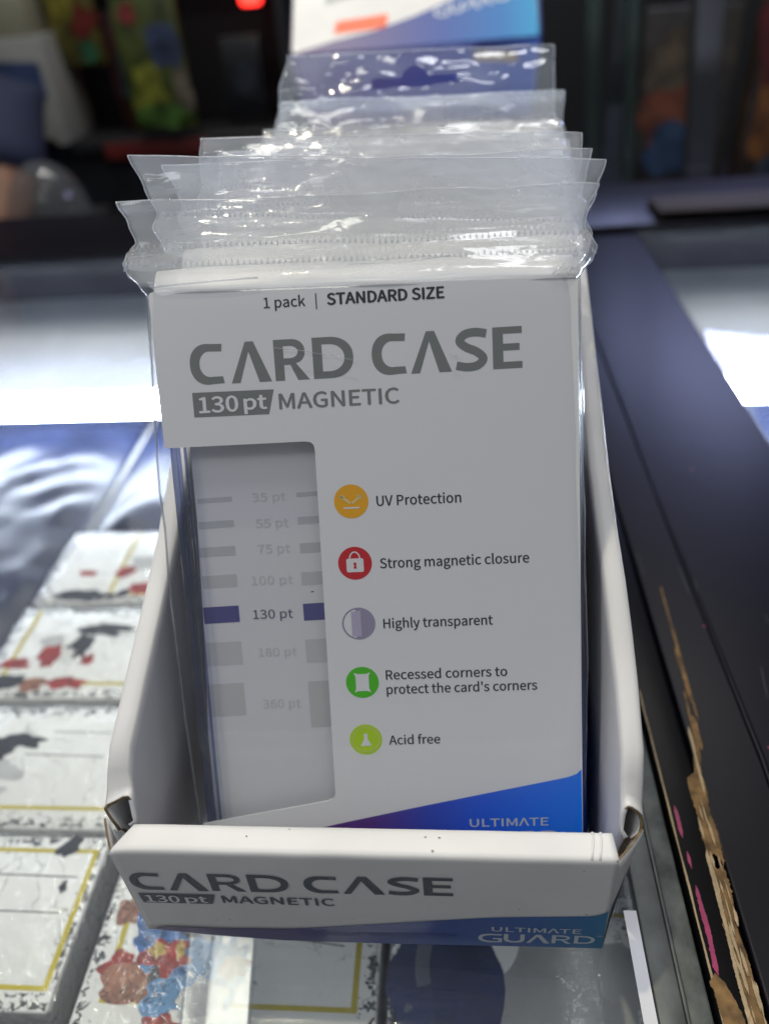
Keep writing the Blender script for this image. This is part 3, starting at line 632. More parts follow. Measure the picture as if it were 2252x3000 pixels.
strip('paint_streak', 7.62, .03, 1.9, 2.35, M_pink, 9, z=.128, amp=2)
strip('paint_streak', 7.60, .045, 2.7, 3.6, M_pink, 10, z=.128, amp=1.8)
strip('scuffed_edge', 7.45, .022, -2.2, 7.5, M_splint, 11, z=.122, amp=1.2)
for i in range(4):
    a, b = random.uniform(9.3, 15), random.uniform(0, 20); shape('paint_fleck', [blob(a, b, random.uniform(.02, .04), random.uniform(.02, .05), i, 12)], M_pink, ctr, z=.127)
# inside of the counter
bevelbox('shelf', -74, 74, -13.9, 38.5, -6.2, -5.6, M_darklin, ctr, b=0)
bevelbox('lining_board', -74, 74, 38.6, 62, -6.2, -5.2, M_greyboard, ctr, b=0)
bevelbox('back_lining', -74, 74, 62.1, 62.6, -20, -3.1, M_greyboard, ctr, b=0)
tube('led_tube', [(-60, 32.0, -2.6), (60, 30.4, -2.6)], .80, M_led, ctr, n=16)
bevelbox('price_rail', 6.78, 7.06, -13, 13, -4.9, -3.95, M_white, ctr, b=.03)

# ------------------------------------------------------------------ comic packs under the glass
def comic_mat(name, seed, dark=(.03, .035, .04), x0=-3.9, x1=3.9, y0=-2.6, y1=2.6):
    m, nt, p, N, L = base(name); tc = N.new('ShaderNodeTexCoord'); sp = N.new('ShaderNodeSeparateXYZ'); L.new(tc.outputs['Object'], sp.inputs[0])
    def math_(op, a, b=None, c=None):
        n = N.new('ShaderNodeMath'); n.operation = op
        for i, v in enumerate((a, b, c)):
            if v is None: continue
            if isinstance(v, (int, float)): n.inputs[i].default_value = v
            else: L.new(v, n.inputs[i])
        return n.outputs[0]
    ox = N.new('ShaderNodeVectorMath'); ox.operation = 'ADD'; ox.inputs[1].default_value = (seed*.13, seed*.07, seed*.2); L.new(tc.outputs['Object'], ox.inputs[0])
    # distance to the border of the printed face, in cm
    dx = math_('MINIMUM', math_('SUBTRACT', sp.outputs[0], x0*S), math_('SUBTRACT', x1*S, sp.outputs[0])); dy = math_('MINIMUM', math_('SUBTRACT', sp.outputs[1], y0*S), math_('SUBTRACT', y1*S, sp.outputs[1]))
    d = math_('MULTIPLY', math_('MINIMUM', dx, dy), 1/S)
    bm_ = N.new('ShaderNodeMapRange'); bm_.inputs[1].default_value = .05; bm_.inputs[2].default_value = .9; bm_.inputs[3].default_value = .085; bm_.inputs[4].default_value = -.19; L.new(d, bm_.inputs[0])
    t = N.new('ShaderNodeTexNoise'); t.inputs['Scale'].default_value = 430; t.inputs['Detail'].default_value = 6; t.inputs['Roughness'].default_value = .62; t.inputs['Distortion'].default_value = .9; L.new(ox.outputs[0], t.inputs['Vector'])
    b2_ = N.new('ShaderNodeMapRange'); b2_.inputs[1].default_value = 0; b2_.inputs[2].default_value = .16; b2_.inputs[3].default_value = -.10; b2_.inputs[4].default_value = .09; L.new(d, b2_.inputs[0])
    bmin = math_('MINIMUM', bm_.outputs[0], b2_.outputs[0])
    ink = N.new('ShaderNodeMapRange'); ink.inputs[1].default_value = .53; ink.inputs[2].default_value = .56; L.new(math_('ADD', t.outputs['Fac'], bmin), ink.inputs[0])
    dn = N.new('ShaderNodeTexNoise'); dn.inputs['Scale'].default_value = 140; dn.inputs['Detail'].default_value = 4; L.new(ox.outputs[0], dn.inputs['Vector'])
    mv = N.new('ShaderNodeVectorMath'); mv.operation = 'MULTIPLY_ADD'; mv.inputs[1].default_value = (.012, .012, .012); L.new(dn.outputs['Color'], mv.inputs[0]); L.new(ox.outputs[0], mv.inputs[2])
    vo = N.new('ShaderNodeTexVoronoi'); vo.feature = 'DISTANCE_TO_EDGE'; vo.inputs['Scale'].default_value = 62; L.new(mv.outputs[0], vo.inputs['Vector'])
    cr = N.new('ShaderNodeMapRange'); cr.inputs[1].default_value = .004; cr.inputs[2].default_value = .016; cr.inputs[3].default_value = .55; cr.inputs[4].default_value = 0; L.new(vo.outputs['Distance'], cr.inputs[0])
    t3 = N.new('ShaderNodeTexNoise'); t3.inputs['Scale'].default_value = 70; L.new(ox.outputs[0], t3.inputs['Vector'])
    gate = N.new('ShaderNodeMapRange'); gate.inputs[1].default_value = .46; gate.inputs[2].default_value = .54; L.new(t3.outputs['Fac'], gate.inputs[0])
    lines = math_('MULTIPLY', cr.outputs[0], gate.outputs[0])
    tot = math_('MINIMUM', math_('MAXIMUM', ink.outputs[0], lines), 1.0)
    mx = N.new('ShaderNodeMix'); mx.data_type = 'RGBA'; mx.inputs[6].default_value = (.90, .90, .875, 1); mx.inputs[7].default_value = (*dark, 1); L.new(tot, mx.inputs[0]); L.new(mx.outputs[2], p.inputs['Base Color'])
    b = N.new('ShaderNodeBump'); b.inputs['Strength'].default_value = .9; b.inputs['Distance'].default_value = .002; tb = N.new('ShaderNodeTexNoise'); tb.inputs['Scale'].default_value = 130; tb.inputs['Detail'].default_value = 4; tb.inputs['Distortion'].default_value = 1.5
    L.new(ox.outputs[0], tb.inputs['Vector']); L.new(tb.outputs['Fac'], b.inputs['Height']); L.new(b.outputs[0], p.inputs['Coat Normal'])
    p.inputs['Coat Weight'].default_value = 1; p.inputs['Coat Roughness'].default_value = .07; p.inputs['Roughness'].default_value = .5
    return m
M_yel = mat('yellow_frame_ink', (.62, .50, .02), coat=1, rough=.4)
M_line = mat('thin_panel_ink', (.10, .10, .11), coat=1)
inks = {'red': mat('red_art_ink', (.52, .04, .03), coat=0, var=.5, vscale=20), 'blue': mat('blue_art_ink', (.06, .22, .62), coat=0, var=.4, vscale=18), 'lblue': mat('pale_blue_art_ink', (.18, .42, .78), coat=0, var=.3, vscale=18),
        'skin': mat('skin_art_ink', (.50, .22, .14), coat=0, var=.5, vscale=22), 'gold': mat('gold_art_ink', (.66, .48, .10), coat=0, var=.3, vscale=15), 'dark': mat('dark_art_ink', (.03, .035, .05), coat=0, var=.4, vscale=18),
        'grey': mat('grey_art_ink', (.62, .63, .64), coat=0, var=.2, vscale=10), 'green': mat('green_art_ink', (.03, .10, .06), coat=0), 'white': mat('white_art_ink', (.75, .75, .73), coat=0)}
def inked(m, scale=260, th=.60, width=.03):
    nt = m.node_tree; N, L = nt.nodes, nt.links; p = N['Principled BSDF']; lk = [l for l in L if l.to_socket == p.inputs['Base Color']]
    tc = N.new('ShaderNodeTexCoord'); t = N.new('ShaderNodeTexNoise'); t.inputs['Scale'].default_value = scale; t.inputs['Detail'].default_value = 5; t.inputs['Distortion'].default_value = 1.4
    L.new(tc.outputs['Object'], t.inputs['Vector'])
    ab = N.new('ShaderNodeMath'); ab.operation = 'SUBTRACT'; ab.inputs[1].default_value = .5; L.new(t.outputs['Fac'], ab.inputs[0])
    a2 = N.new('ShaderNodeMath'); a2.operation = 'ABSOLUTE'; L.new(ab.outputs[0], a2.inputs[0])
    mr = N.new('ShaderNodeMapRange'); mr.inputs[1].default_value = .008; mr.inputs[2].default_value = width; mr.inputs[3].default_value = .85; mr.inputs[4].default_value = 0; L.new(a2.outputs[0], mr.inputs[0])
    mx = N.new('ShaderNodeMix'); mx.data_type = 'RGBA'; mx.inputs[7].default_value = (.02, .022, .03, 1); L.new(mr.outputs[0], mx.inputs[0])
    if lk: L.new(lk[0].from_socket, mx.inputs[6])
    else: mx.inputs[6].default_value = p.inputs['Base Color'].default_value
    L.new(mx.outputs[2], p.inputs['Base Color'])
for k_ in ('red', 'blue', 'lblue', 'skin', 'gold'): inked(inks[k_])
M_wrap = film('shrink_wrap', haze=.01, bump=1.0, bscale=6, fine=.35, rough=.08, tint=(.98, .985, .985), ior=1.5)
M_wrap2 = film('dull_wrap', haze=.0, bump=1.0, bscale=2.5, fine=.2, rough=.22, glossw=.30)
def comic(cx, cy, hx, hy, label, frame_, lines, art, seed, body=None, z=-4.0, th=1.5):
    t = empty('comic_pack', (cx, cy, z-th)); tag(t, label, 'comic pack', 'shrink-wrapped comic packs under the glass')
    mm = body or comic_mat('comic_cover_%d' % seed, seed, x0=-hx, x1=hx, y0=-hy, y1=hy)
    bevelbox('cover_box', -hx, hx, -hy, hy, .02, th, mm, t, b=.10, seg=3)
    zz = th+.006
    if frame_:
        a, b, c, d = frame_; q = .085
        c0 = -hy+.1 if c is None else c; d0 = hy-.1 if d is None else d                # left right bottom top of the yellow rule
        if a is not None: shape('yellow_rule', [[(a, c0), (a, d0), (a+2*q, d0), (a+2*q, c0)]], M_yel, t, z=zz)
        if b is not None: shape('yellow_rule', [[(b-2*q, c0), (b-2*q, d0), (b, d0), (b, c0)]], M_yel, t, z=zz)
        if d is not None: shape('yellow_rule', [[(a if a is not None else -hx+.1, d-q), (a if a is not None else -hx+.1, d+q*.6), (b if b is not None else hx-.1, d+q*.6), (b if b is not None else hx-.1, d-q)]], M_yel, t, z=zz+.001)
        if c is not None: shape('yellow_rule', [[(a if a is not None else -hx+.1, c-q), (a if a is not None else -hx+.1, c+q*.6), (b if b is not None else hx-.1, c+q*.6), (b if b is not None else hx-.1, c-q)]], M_yel, t, z=zz+.001)
    for (a, b, c, d) in lines: shape('panel_line', [stroke([(a, b), (c, d)], .045)], M_line, t, z=zz+.002)
    for i, (k, x, y, rx, ry) in enumerate(art): shape('cover_art', [blob(x, y, rx, ry, seed*7+i, 44, .38, 1.8)], inks[k], t, z=zz+.003+.0012*i)
    # loose transparent wrap with crinkles
    def wp(c):
        n = noise.noise(Vector((c.x*1.4+seed, c.y*1.4, c.z)))*.05
        return (c.x, c.y, c.z+(n if c.z > th*.6 else 0))
    bevelbox('plastic_wrap', -hx-.06, hx+.06, -hy-.06, hy+.06, .0, th+.07, M_wrap, t, b=.13, seg=3, cuts=12, warp=wp)
    return t
LX, LH = -13.05, 3.85
# left column: x -16.9..-9.2, rows 5.3 apart
comic(LX, 18.25, LH-.15, 2.5, 'rearmost white comic pack in the left row, nearest the light tube', (-.5, LH-.3, -1.95, None), [(-.5, .6, 3.5, .6)], [('grey', 2.2, 1.6, 1.3, .35), ('dark', -1.6, -2.0, 1.3, .35), ('red', -.1, -.4, .5, .4), ('red', .9, -1.6, .65, .4), ('red', -1.9, -.5, .4, .2), ('grey', .7, .2, .9, .5), ('dark', .2, -1.9, .35, .25)], 1)
comic(LX, 12.9, LH, 2.5, 'white comic pack third up the left row, red figures on a dark slash', (-3.2, LH-.3, -1.72, None), [(-.2, .95, 3.4, .95)], [('dark', .3, 1.2, 1.0, .35), ('dark', -.6, .2, .55, .75), ('grey', -1.8, .5, .6, .4), ('red', -1.5, -.3, .55, .55), ('white', -.9, -.2, .3, .4), ('red', .1, -.5, .28, .28), ('red', -3.0, -.7, .6, .3), ('red', -.4, -1.7, .9, .3), ('skin', -1.7, -1.8, .5, .3), ('dark', -2.9, -1.7, .7, .35)], 2)
comic(LX, 7.5, LH, 2.5, 'white comic pack second up the left row with dark inked diagonal stroke', (-3.2, LH-.2, -1.72, None), [(.2, 1.35, 2.4, 1.33), (-.5, .38, 2.5, .30)], [('dark', -1.0, .95, 1.0, .33), ('dark', -1.7, .35, .6, .5), ('green', -2.3, -.2, .5, .55), ('grey', -1.2, -.4, .9, .5), ('red', -1.9, -.9, .28, .22), ('grey', -1.0, -1.1, .5, .15), ('red', -2.2, -2.1, .9, .28)], 3)
comic(LX, 2.2, LH, 2.55, 'white comic pack at the bottom left corner with a yellow ruled border', (-3.2, LH-.22, -1.92, 2.08), [(-2.5, 1.30, 3.25, 1.22), (-2.0, .17, 3.1, .12)], [('dark', 2.6, 2.2, .35, .35), ('dark', 2.9, .9, .12, .2)], 4)
comic(-4.35, 1.2, 4.15, 2.75, 'comic pack under the tray front with blue and red artwork behind bright glare', (-3.5, 3.6, -1.15, 1.9), [(.3, .75, 3.1, .45)],
      [('skin', -3.3, 1.3, .55, .45), ('blue', -2.5, 1.0, .55, .95), ('dark', -2.1, .9, .35, .9), ('blue', -2.0, .2, .9, .7), ('lblue', -2.3, -.2, .45, .55), ('red', -3.2, -.3, .6, .40), ('skin', -2.7, -.75, .8, .5), ('dark', -2.1, -.4, .18, .5), ('lblue', -.9, .3, .55, 1.0), ('dark', -1.2, .9, .7, .35), ('lblue', -1.6, -.9, .75, .55), ('red', -1.9, .05, .62, .52), ('gold', -2.25, .15, .22, .22), ('gold', -1.6, .2, .14, .26), ('lblue', -.1, -.3, .5, .9), ('grey', -.7, -1.0, .6, .5), ('skin', .1, -.2, .35, .3), ('red', -1.6, -1.75, .7, .3), ('white', -1.5, -1.9, .3, .2)], 5)
M_glare = film('glare_film', haze=.12, bump=.04, bscale=3, fine=.1, rough=.14, glossw=3.0, hazecol=(.95, .95, .85))  # tilted sheet added over the wrap to show a lamp's glare
pe5 = [o for o in bpy.data.objects if o.name.startswith('comic_pack')][-1]
fv, ffc, NN = [], [], 18
for j in range(NN+1):
    for i in range(NN+1):
        a, b = i/NN, j/NN; x = -5.2+1.85*a-.12*b; y = -1.45+3.4*b
        z = -3.72+.44*(y+1.45)-(.086*1.85*(a-.35) if a > .35 else -.25*(.35-a)**2)+.06
        fv.append((x+4.35, y-1.2, z+5.5))
for j in range(NN):
    for i in range(NN): ffc.append((j*(NN+1)+i, j*(NN+1)+i+1, (j+1)*(NN+1)+i+1, (j+1)*(NN+1)+i))
o_ = mesh('glare_flap', fv, ffc, M_glare, pe5, smooth=True); o_.modifiers.new('s', 'SOLIDIFY').thickness = .006*S
M_f = comic_mat('comic_cover_6', 6, dark=(.05, .06, .10), x0=-3.5, x1=3.5, y0=-2.6, y1=2.6)
comic(3.50, .65, 3.45, 2.6, 'comic pack right of the glare with a dark blue round picture and grey panels', (None, 3.3, -2.05, 2.1), [(-.3, 1.2, 3.3, 1.15), (-.3, .22, 3.3, .10)],
      [('grey', 1.5, .1, 1.9, 1.9)]+[('dark', -1.95, -.2, 1.35, 2.1)], 6, body=M_f)
# art of the round picture on that pack
M_moon = mat('night_blue_ink', (.035, .055, .22), coat=1, bump=.2, var=.6, vscale=6)
M_moon2 = mat('moon_grey_ink', (.22, .24, .33), coat=1, bump=.2, var=.4, vscale=12)
pf = [o for o in bpy.data.objects if o.name.startswith('comic_pack')][-1]
shape('cover_art', [blob(-1.95, 0, 1.5, 2.0, 3, 60, .12)], M_moon, pf, z=1.53)
shape('cover_art', [[(-2.1+.65*math.cos(a), .55+1.2*math.sin(a)) for a in [math.radians(70+i*6) for i in range(24)]]+[(-1.85+.50*math.cos(a), .55+1.05*math.sin(a)) for a in [math.radians(205-i*6) for i in range(22)]]], M_moon2, pf, z=1.535)
shape('cover_art', [blob(-2.9, -.5, .10, .12, 5, 20)], M_moon2, pf, z=1.535)
comic(4.0, 6.2, 3.3, 2.5, 'comic pack hidden beneath the tray, only its right edge showing', (None, 2.95, -1.9, None), [], [], 7)
comic(-4.35, 6.9, 4.1, 2.5, 'comic pack beneath the left half of the tray', (-3.4, 3.5, -1.8, None), [], [('blue', -1, 0, .6, .6)], 8)
M_hl = mat('dull_blue_print', (.05, .07, .18), rough=.5, var=.6, vscale=8)
# dark wrapped packs nearer the light
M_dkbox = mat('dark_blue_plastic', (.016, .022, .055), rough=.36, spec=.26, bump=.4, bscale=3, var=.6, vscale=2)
def crumple(x0, x1, y0, y1, seed, label, st=.55):
    nx, ny = int((x1-x0)/st), int((y1-y0)/st); vs, fs = [], []
    for j in range(ny+1):
        for i in range(nx+1):
            x, y = x0+(x1-x0)*i/nx, y0+(y1-y0)*j/ny
            h = abs(noise.noise(Vector((x*.22+seed, y*.30, 1))))*1.5+abs(noise.noise(Vector((x*.6, y*.8+seed, 4))))*.55+noise.noise(Vector((x*1.7, y*1.9, seed)))*.12
            ed = min(1, min(i, nx-i, j, ny-j)/3)
            vs.append((x, y, -5.5+(.2+h*.45)*ed))
    for j in range(ny):
        for i in range(nx): fs.append((j*(nx+1)+i, j*(nx+1)+i+1, (j+1)*(nx+1)+i+1, (j+1)*(nx+1)+i))
    o = mesh('plastic_sheet', vs, fs, M_dkbox, None, smooth=True); tag(o, label, 'plastic sheet', 'crumpled blue plastic under the glass')
    o.modifiers.new('s', 'SOLIDIFY').thickness = .04*S
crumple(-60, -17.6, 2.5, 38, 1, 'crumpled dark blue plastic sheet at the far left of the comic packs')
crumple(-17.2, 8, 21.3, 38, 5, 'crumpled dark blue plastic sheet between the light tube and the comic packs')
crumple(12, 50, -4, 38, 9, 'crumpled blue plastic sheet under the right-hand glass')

# ------------------------------------------------------------------ things behind the counter
# second carton leaning on a riser behind the tray
RL = math.radians(50)
riser = bevelbox('riser_block', -6.2, 6.4, 50.4, 60, .62, 8.0, M_blackw, None, b=.15); tag(riser, 'plain black riser block behind the tray holding up the leaning carton', 'riser')
car = empty('leaning_carton'); tag(car, 'white and purple carton with an orange sticker leaning behind the row of bags', 'carton')
cm = Matrix((Vector((1, 0, .012)).normalized(), Vector((0, math.sin(RL), math.cos(RL))), Vector((0, -math.cos(RL), math.sin(RL))))).transposed().to_4x4(); cm.translation = Vector((.1, 46.5, 13.25))*S; car.matrix_world = cm
M_carton = ramp_x('carton_side_print', [(0, (.035, .018, .065)), (.35, (.025, .018, .09)), (.7, (.012, .02, .12)), (1, (.006, .035, .17))], coat=0, rough=.5, lo=-7.6, hi=7.6)
bevelbox('carton_body', -7.85, 7.7, 0, 14, -7.0, 0, M_carton, car, b=.5, seg=4)
shape('printed_face', [[(-7.5, .1), (-7.62, .4), (-7.6, 13.8), (7.45, 13.8), (7.45, .3), (7.3, .1)]], M_white, car, z=.006)
shape('wave_band', [[(-7.5, .02), (-7.2, .25), (-5, .85), (-2.5, 1.35), (0, 2.2), (3, 3.5), (5.6, 4.8), (7.4, 5.4), (7.45, .05), (6.5, .02)]], ramp_x('carton_wave_print', [(0, (.09, .05, .17)), (.35, (.07, .06, .24)), (.6, (.03, .08, .36)), (.85, (.01, .17, .50)), (1, (.01, .32, .62))], lo=-7.6, hi=7.6), car, z=.012)
st = shape('price_sticker', [[(-5.0, 1.35), (-4.9, 2.15), (-4.75, 2.25), (-1.75, 2.5), (-1.6, 2.35), (-1.75, 1.6), (-2.0, 1.5)]], mat('orange_sticker', (.95, .13, .03), rough=.5, emit=None), car, z=.03, th=.015)
title('brand_letter', [('G', 1.2, 2.1, 1.95, 2.75), ('U', 2.2, 3.0, 2.15, 2.95), ('L', 3.1, 4.0, 2.35, 3.15), ('R', 4.1, 4.9, 2.55, 3.35), ('D', 5.0, 5.9, 2.75, 3.55)], M_logo, car, .02)
shape('green_icon', [blob(-.3, 4.6, .5, .35, 3)], mat('lime_icon_ink', (.45, .60, .10)), car, z=.02)
shape('grey_window', [[(-5.6, 3.6), (-5.5, 8), (-2.6, 8), (-2.3, 4.4)]], mat('grey_window_print', (.40, .45, .45)), car, z=.02)
bevelbox('cardboard_tab', 3.6, 6.2, -.9, -.3, -.6, -.35, M_brown, car, b=.05, warp=lambda c: (c.x, c.y-.25*math.sin((c.x-3.6)*1.2)-.3*(c.x-3.6)/2.6, c.z))

# room shell
M_wallp = mat('dark_shop_wall', (.012, .013, .016), rough=.8, var=.4, vscale=.3)
mesh('floor', [(-600, -300, -95), (600, -300, -95), (600, 420, -95), (-600, 420, -95)], [(0, 1, 2, 3)], mat('dark_floor', (.03, .03, .035), rough=.6, var=.3, vscale=.3))
tag(bpy.data.objects['floor'], kind='structure')
bevelbox('wall', -600, 600, 290, 300, -95, 200, M_wallp, None, b=0); tag(bpy.data.objects['wall'], kind='structure')
# rear shelving at the left
sh = empty('shop_shelf', (0, 150, 0)); tag(sh, 'dark shop shelving with colourful packets along the back', 'shelving')
M_shelf = mat('black_shelf', (.010, .011, .014), rough=.5)
bevelbox('shelf_board', -110, -24, -10, 12, -9.5, -7.2, M_shelf, sh, b=.2)
bevelbox('shelf_board', -110, -24, -10, 12, 29, 31, M_shelf, sh, b=.2)
bevelbox('shelf_back', -110, -24, 12, 13, -60, 60, mat('shelf_back_panel', (.008, .009, .014), rough=.7), sh, b=0)
bevelbox('shelf_side', -25.5, -24, -12, 12, -60, 60, M_shelf, sh, b=.1)
bevelbox('drawer_front', -110, -24, -9, -8, -60, -10, mat('shelf_front', (.012, .013, .018), rough=.4), sh, b=.1)
def packet(name, x, z, w_, h_, yb, label, cat, basec, blobs, seed, grp=None, tilt=0.0, d=2.0):
    t = empty(name, (x, yb, z)); t.rotation_euler = (0, tilt, 0); tag(t, label, cat, grp)
    def pf_(c):
        k = 1-abs(c.z/h_*2-1)**3
        return (c.x, c.y*(.4+.6*k), c.z)
    bevelbox('pouch', -w_/2, w_/2, -d/2, d/2, 0, h_, mat('packet_print_%d' % seed, tuple(.45*q for q in basec), rough=.4, coat=.2, var=.85, vscale=2.5), t, b=.2, cuts=6, warp=pf_)
    for i, (c, bx, bz, rx, rz) in enumerate(blobs):
        shape('packet_art', [blob(bx*w_/2, bz*h_, rx*w_/2, rz*h_/2, seed*5+i, 30)], mat('packet_ink_%d_%d' % (seed, i), tuple(.55*q+.01 for q in c), rough=.4, var=.85, vscale=3.5), t, frame=lambda a, b_, c_: (a, -d/2-.05-.02*i, b_))
    return t
G1 = 'packets on the back shelf'
packet('snack_packet', -62.5, -7.2+11.3, 9, 15, 146, 'blurred yellow and red packet standing on the carton', 'packet', (.30, .26, .05), [((.35, .03, .02), .5, .45, .5, .35), ((.5, .45, .05), -.3, .7, .5, .4), ((.05, .25, .12), .4, .15, .4, .2)], 1, G1)
packet('hanging_packet', -47, -5.6, 10.6, 19.5, 138, 'yellow green rounded packet hanging at the back left', 'packet', (.16, .22, .04), [((.38, .42, .04), -.3, .30, .55, .45), ((.08, .12, .28), .5, .65, .5, .35), ((.35, .30, .22), .8, .3, .3, .4), ((.4, .05, .04), -.5, .88, .3, .15), ((.12, .30, .04), 0, .12, .7, .2)], 2, G1)
packet('dark_packet', -34, -7.2, 7, 14, 146, 'dark packet at the right end of the back shelf', 'packet', (.012, .014, .022), [((.03, .05, .09), .1, .55, .5, .4)], 3, G1)
packet('red_packet', -55.5, -7.2, 5, 19, 147, 'dim red packet behind the yellow green one', 'packet', (.10, .02, .02), [((.02, .06, .10), .1, .5, .6, .5)], 4, G1)
box1 = bevelbox('storage_carton', -84, -66, 138, 152, -7.15, 9.6, mat('pale_carton', (.30, .31, .30), rough=.6, var=.15), None, b=.2); tag(box1, 'pale carton with a blue printed band at the upper left', 'carton')
shape('printed_band', [[(-83.5, 0), (-83.5, 5.6), (-67, 4.4), (-67, -1.2)]], mat('blue_grey_band', (.05, .08, .20), var=.5, vscale=2), box1, frame=lambda x, z, d: (x, 137.95, z+1.5))
for q in range(2): text('printed_text', 'AAAIAAB'[0:0] or '▬', -82, -69, 2.8+q*1.6, 3.5+q*1.6, mat('pale_band_ink', (.35, .38, .42)), box1, frame=lambda x, z, d: (x, 137.9, z)) if False else None
box2 = bevelbox('ledge_box', -84, -67.5, 139, 152, 9.62, 15.5, mat('beige_carton', (.26, .26, .19), rough=.6, var=.2), None, b=.3); tag(box2, 'beige box on top of the pale carton at the top left corner', 'box')
red = bevelbox('price_strip', -60, -41, 139.2, 139.8, -10.2, -7.6, mat('dull_red_strip', (.16, .02, .02), var=.6, vscale=1.2), None, b=.05); tag(red, 'dull red price strip along the rear shelf edge', 'price strip')
rl = bevelbox('indicator_lamp', -33.0, -29.6, 147, 149, 11.0, 14.0, mat('red_indicator', (.5, .01, .01), emit=(1.0, .03, .02, 6.0)), None, b=.8, seg=4); tag(rl, 'small glowing red lamp at the top edge behind the shelf', 'lamp')
lampp = bevelbox('lamp_bracket', -31.7, -30.9, 148.9, 162, 12.0, 12.8, M_shelf, rl, b=0)
# shop worker, mostly out of frame at the left
M_shirt = mat('navy_shirt', (.012, .018, .05), rough=.85, bump=.4, bscale=2, var=.3, vscale=1)
M_skin = mat('brown_skin', (.16, .065, .03), rough=.55, var=.15, vscale=2)
def skinned(name, nodes, edges, m_, parent, sub=2):
    me = bpy.data.meshes.new(name); me.from_pydata([tuple(Vector(n[:3])*S) for n in nodes], edges, []); o = link(name, me, m_, parent)
    mod = o.modifiers.new('k', 'SKIN'); me.skin_vertices or o.data
    for v, n in zip(me.skin_vertices[0].data, nodes): v.radius = ((n[3])*S, (n[4] if len(n) > 4 else n[3])*S)
    me.skin_vertices[0].data[0].use_root = True; mod.use_smooth_shade = True
    o.modifiers.new('s', 'SUBSURF').levels = sub; o.modifiers['s'].render_levels = sub; return o
pe = empty('person', (-76.0, 112, -95)); tag(pe, 'person in a navy T-shirt sitting behind the counter at the left edge, elbow bent', 'person')
# one continuous body, seated (local cm, feet at 0): hips, chest, neck, head, arms, legs
B = [(0, 2, 58, 14, 10), (0, 2, 74, 13, 10), (0, 0, 93, 15, 10), (0, -1, 101, 10, 7), (0, -2, 112, 5.5, 5.5), (0, -4, 121, 7.5, 8.5), (0, -5, 131, 8, 9), (0, -4, 137, 5, 6),
     (14, -2, 97, 5.0), (16, -8, 92, 4.7), (16.6, -13, 87, 4.2), (16.4, -16, 84.5, 3.9), (8, -23, 83.5, 3.2), (2, -27, 84, 2.5),
     (-14, -2, 103, 6.0), (-17, -5, 92, 4.7), (-17, -8, 82, 4.0), (-10, -19, 83, 3.2), (-5, -27, 84, 2.5),
     (8, -8, 57, 8.5), (9, -30, 55, 6.2), (9, -31, 30, 5), (9, -31, 8, 3.8), (9, -42, 4, 3.4), (-8, -8, 57, 8.5), (-9, -30, 55, 6.2), (-9, -31, 30, 5), (-9, -31, 8, 3.8), (-9, -42, 4, 3.4)]
Ed = [(0, 1), (1, 2), (2, 3), (3, 4), (4, 5), (5, 6), (6, 7), (3, 8), (8, 9), (9, 10), (10, 11), (11, 12), (12, 13), (3, 14), (14, 15), (15, 16), (16, 17), (17, 18),
      (0, 19), (19, 20), (20, 21), (21, 22), (22, 23), (0, 24), (24, 25), (25, 26), (26, 27), (27, 28)]
skinned('body', B, Ed, M_skin, pe)
skinned('shirt', [(0, 2, 58, 15.5, 11.5), (0, 2, 74, 14.5, 11.5), (0, 0, 93, 16.5, 11.5), (0, -1, 102, 11.5, 8.8), (15, -2, 98, 6.8), (16.3, -8, 93, 6.0), (16.8, -11, 90, 5.6), (-15, -2, 103.5, 7.4), (-17.2, -5, 92, 6.2)], [(0, 1), (1, 2), (2, 3), (3, 4), (4, 5), (5, 6), (3, 7), (7, 8)], M_shirt, pe)
skinned('trousers', [(0, 1, 57, 15, 11.5), (8, -10, 57.5, 9.6), (9, -30, 55.5, 7.4), (9, -31, 30, 6.2), (9, -31, 12, 5.4), (-8, -10, 57.5, 9.6), (-9, -30, 55.5, 7.4), (-9, -31, 30, 6.2), (-9, -31, 12, 5.4)], [(0, 1), (1, 2), (2, 3), (3, 4), (0, 5), (5, 6), (6, 7), (7, 8)], mat('dark_trousers', (.015, .015, .02), rough=.9), pe)
skinned('hair', [(0, -1, 135, 8.2, 8), (0, 0, 127, 7.6, 7), (0, -4, 139, 6, 7)], [(0, 1), (0, 2)], mat('black_hair', (.01, .008, .007), rough=.6), pe)
for sx, hx, hy, hz in ((1, 2, -27, 84), (-1, -5, -27, 84)):
    for f in range(5):
        a = (-2+f)*.8
        skinned('finger', [(hx+a*.8-sx*.6, hy-1.2, hz, .95), (hx+a-sx*1.5, hy-4-(.5 if f == 2 else 0), hz-.6, .85), (hx+a-sx*2, hy-6.5, hz-2, .7)], [(0, 1), (1, 2)], M_skin, pe, 1)
stl = empty('stool', (-76.0, 114, -95)); tag(stl, 'black stool under the seated person behind the counter', 'stool')
bevelbox('seat', -17, 17, -16, 16, 42, 46.5, M_shelf, stl, b=1)
for a_ in (-1, 1):
    for b_ in (-1, 1): bevelbox('leg', a_*13-1.3, a_*13+1.3, b_*12-1.3, b_*12+1.3, 0, 42, M_shelf, stl, b=.2)
pp = bevelbox('paper_bundle', -78, -64.5, 92, 99, -13.5, -6.3, mat('grey_paper', (.16, .16, .16), rough=.7, var=.3), None, b=.3); tag(pp, 'greyish paper bundle below the person’s hands at the left edge', 'paper bundle')
ps = bevelbox('paper_stand', -80, -60, 90, 101, -95, -13.52, M_shelf, None, b=.2); tag(ps, 'black cabinet behind the counter under the paper bundle', 'cabinet')
dm = bpy.data.meshes.new('clear_dome'); bm = bmesh.new(); bmesh.ops.create_uvsphere(bm, u_segments=24, v_segments=14, radius=1)
for v in list(bm.verts):
    if v.co.z < -.02: bm.verts.remove(v)
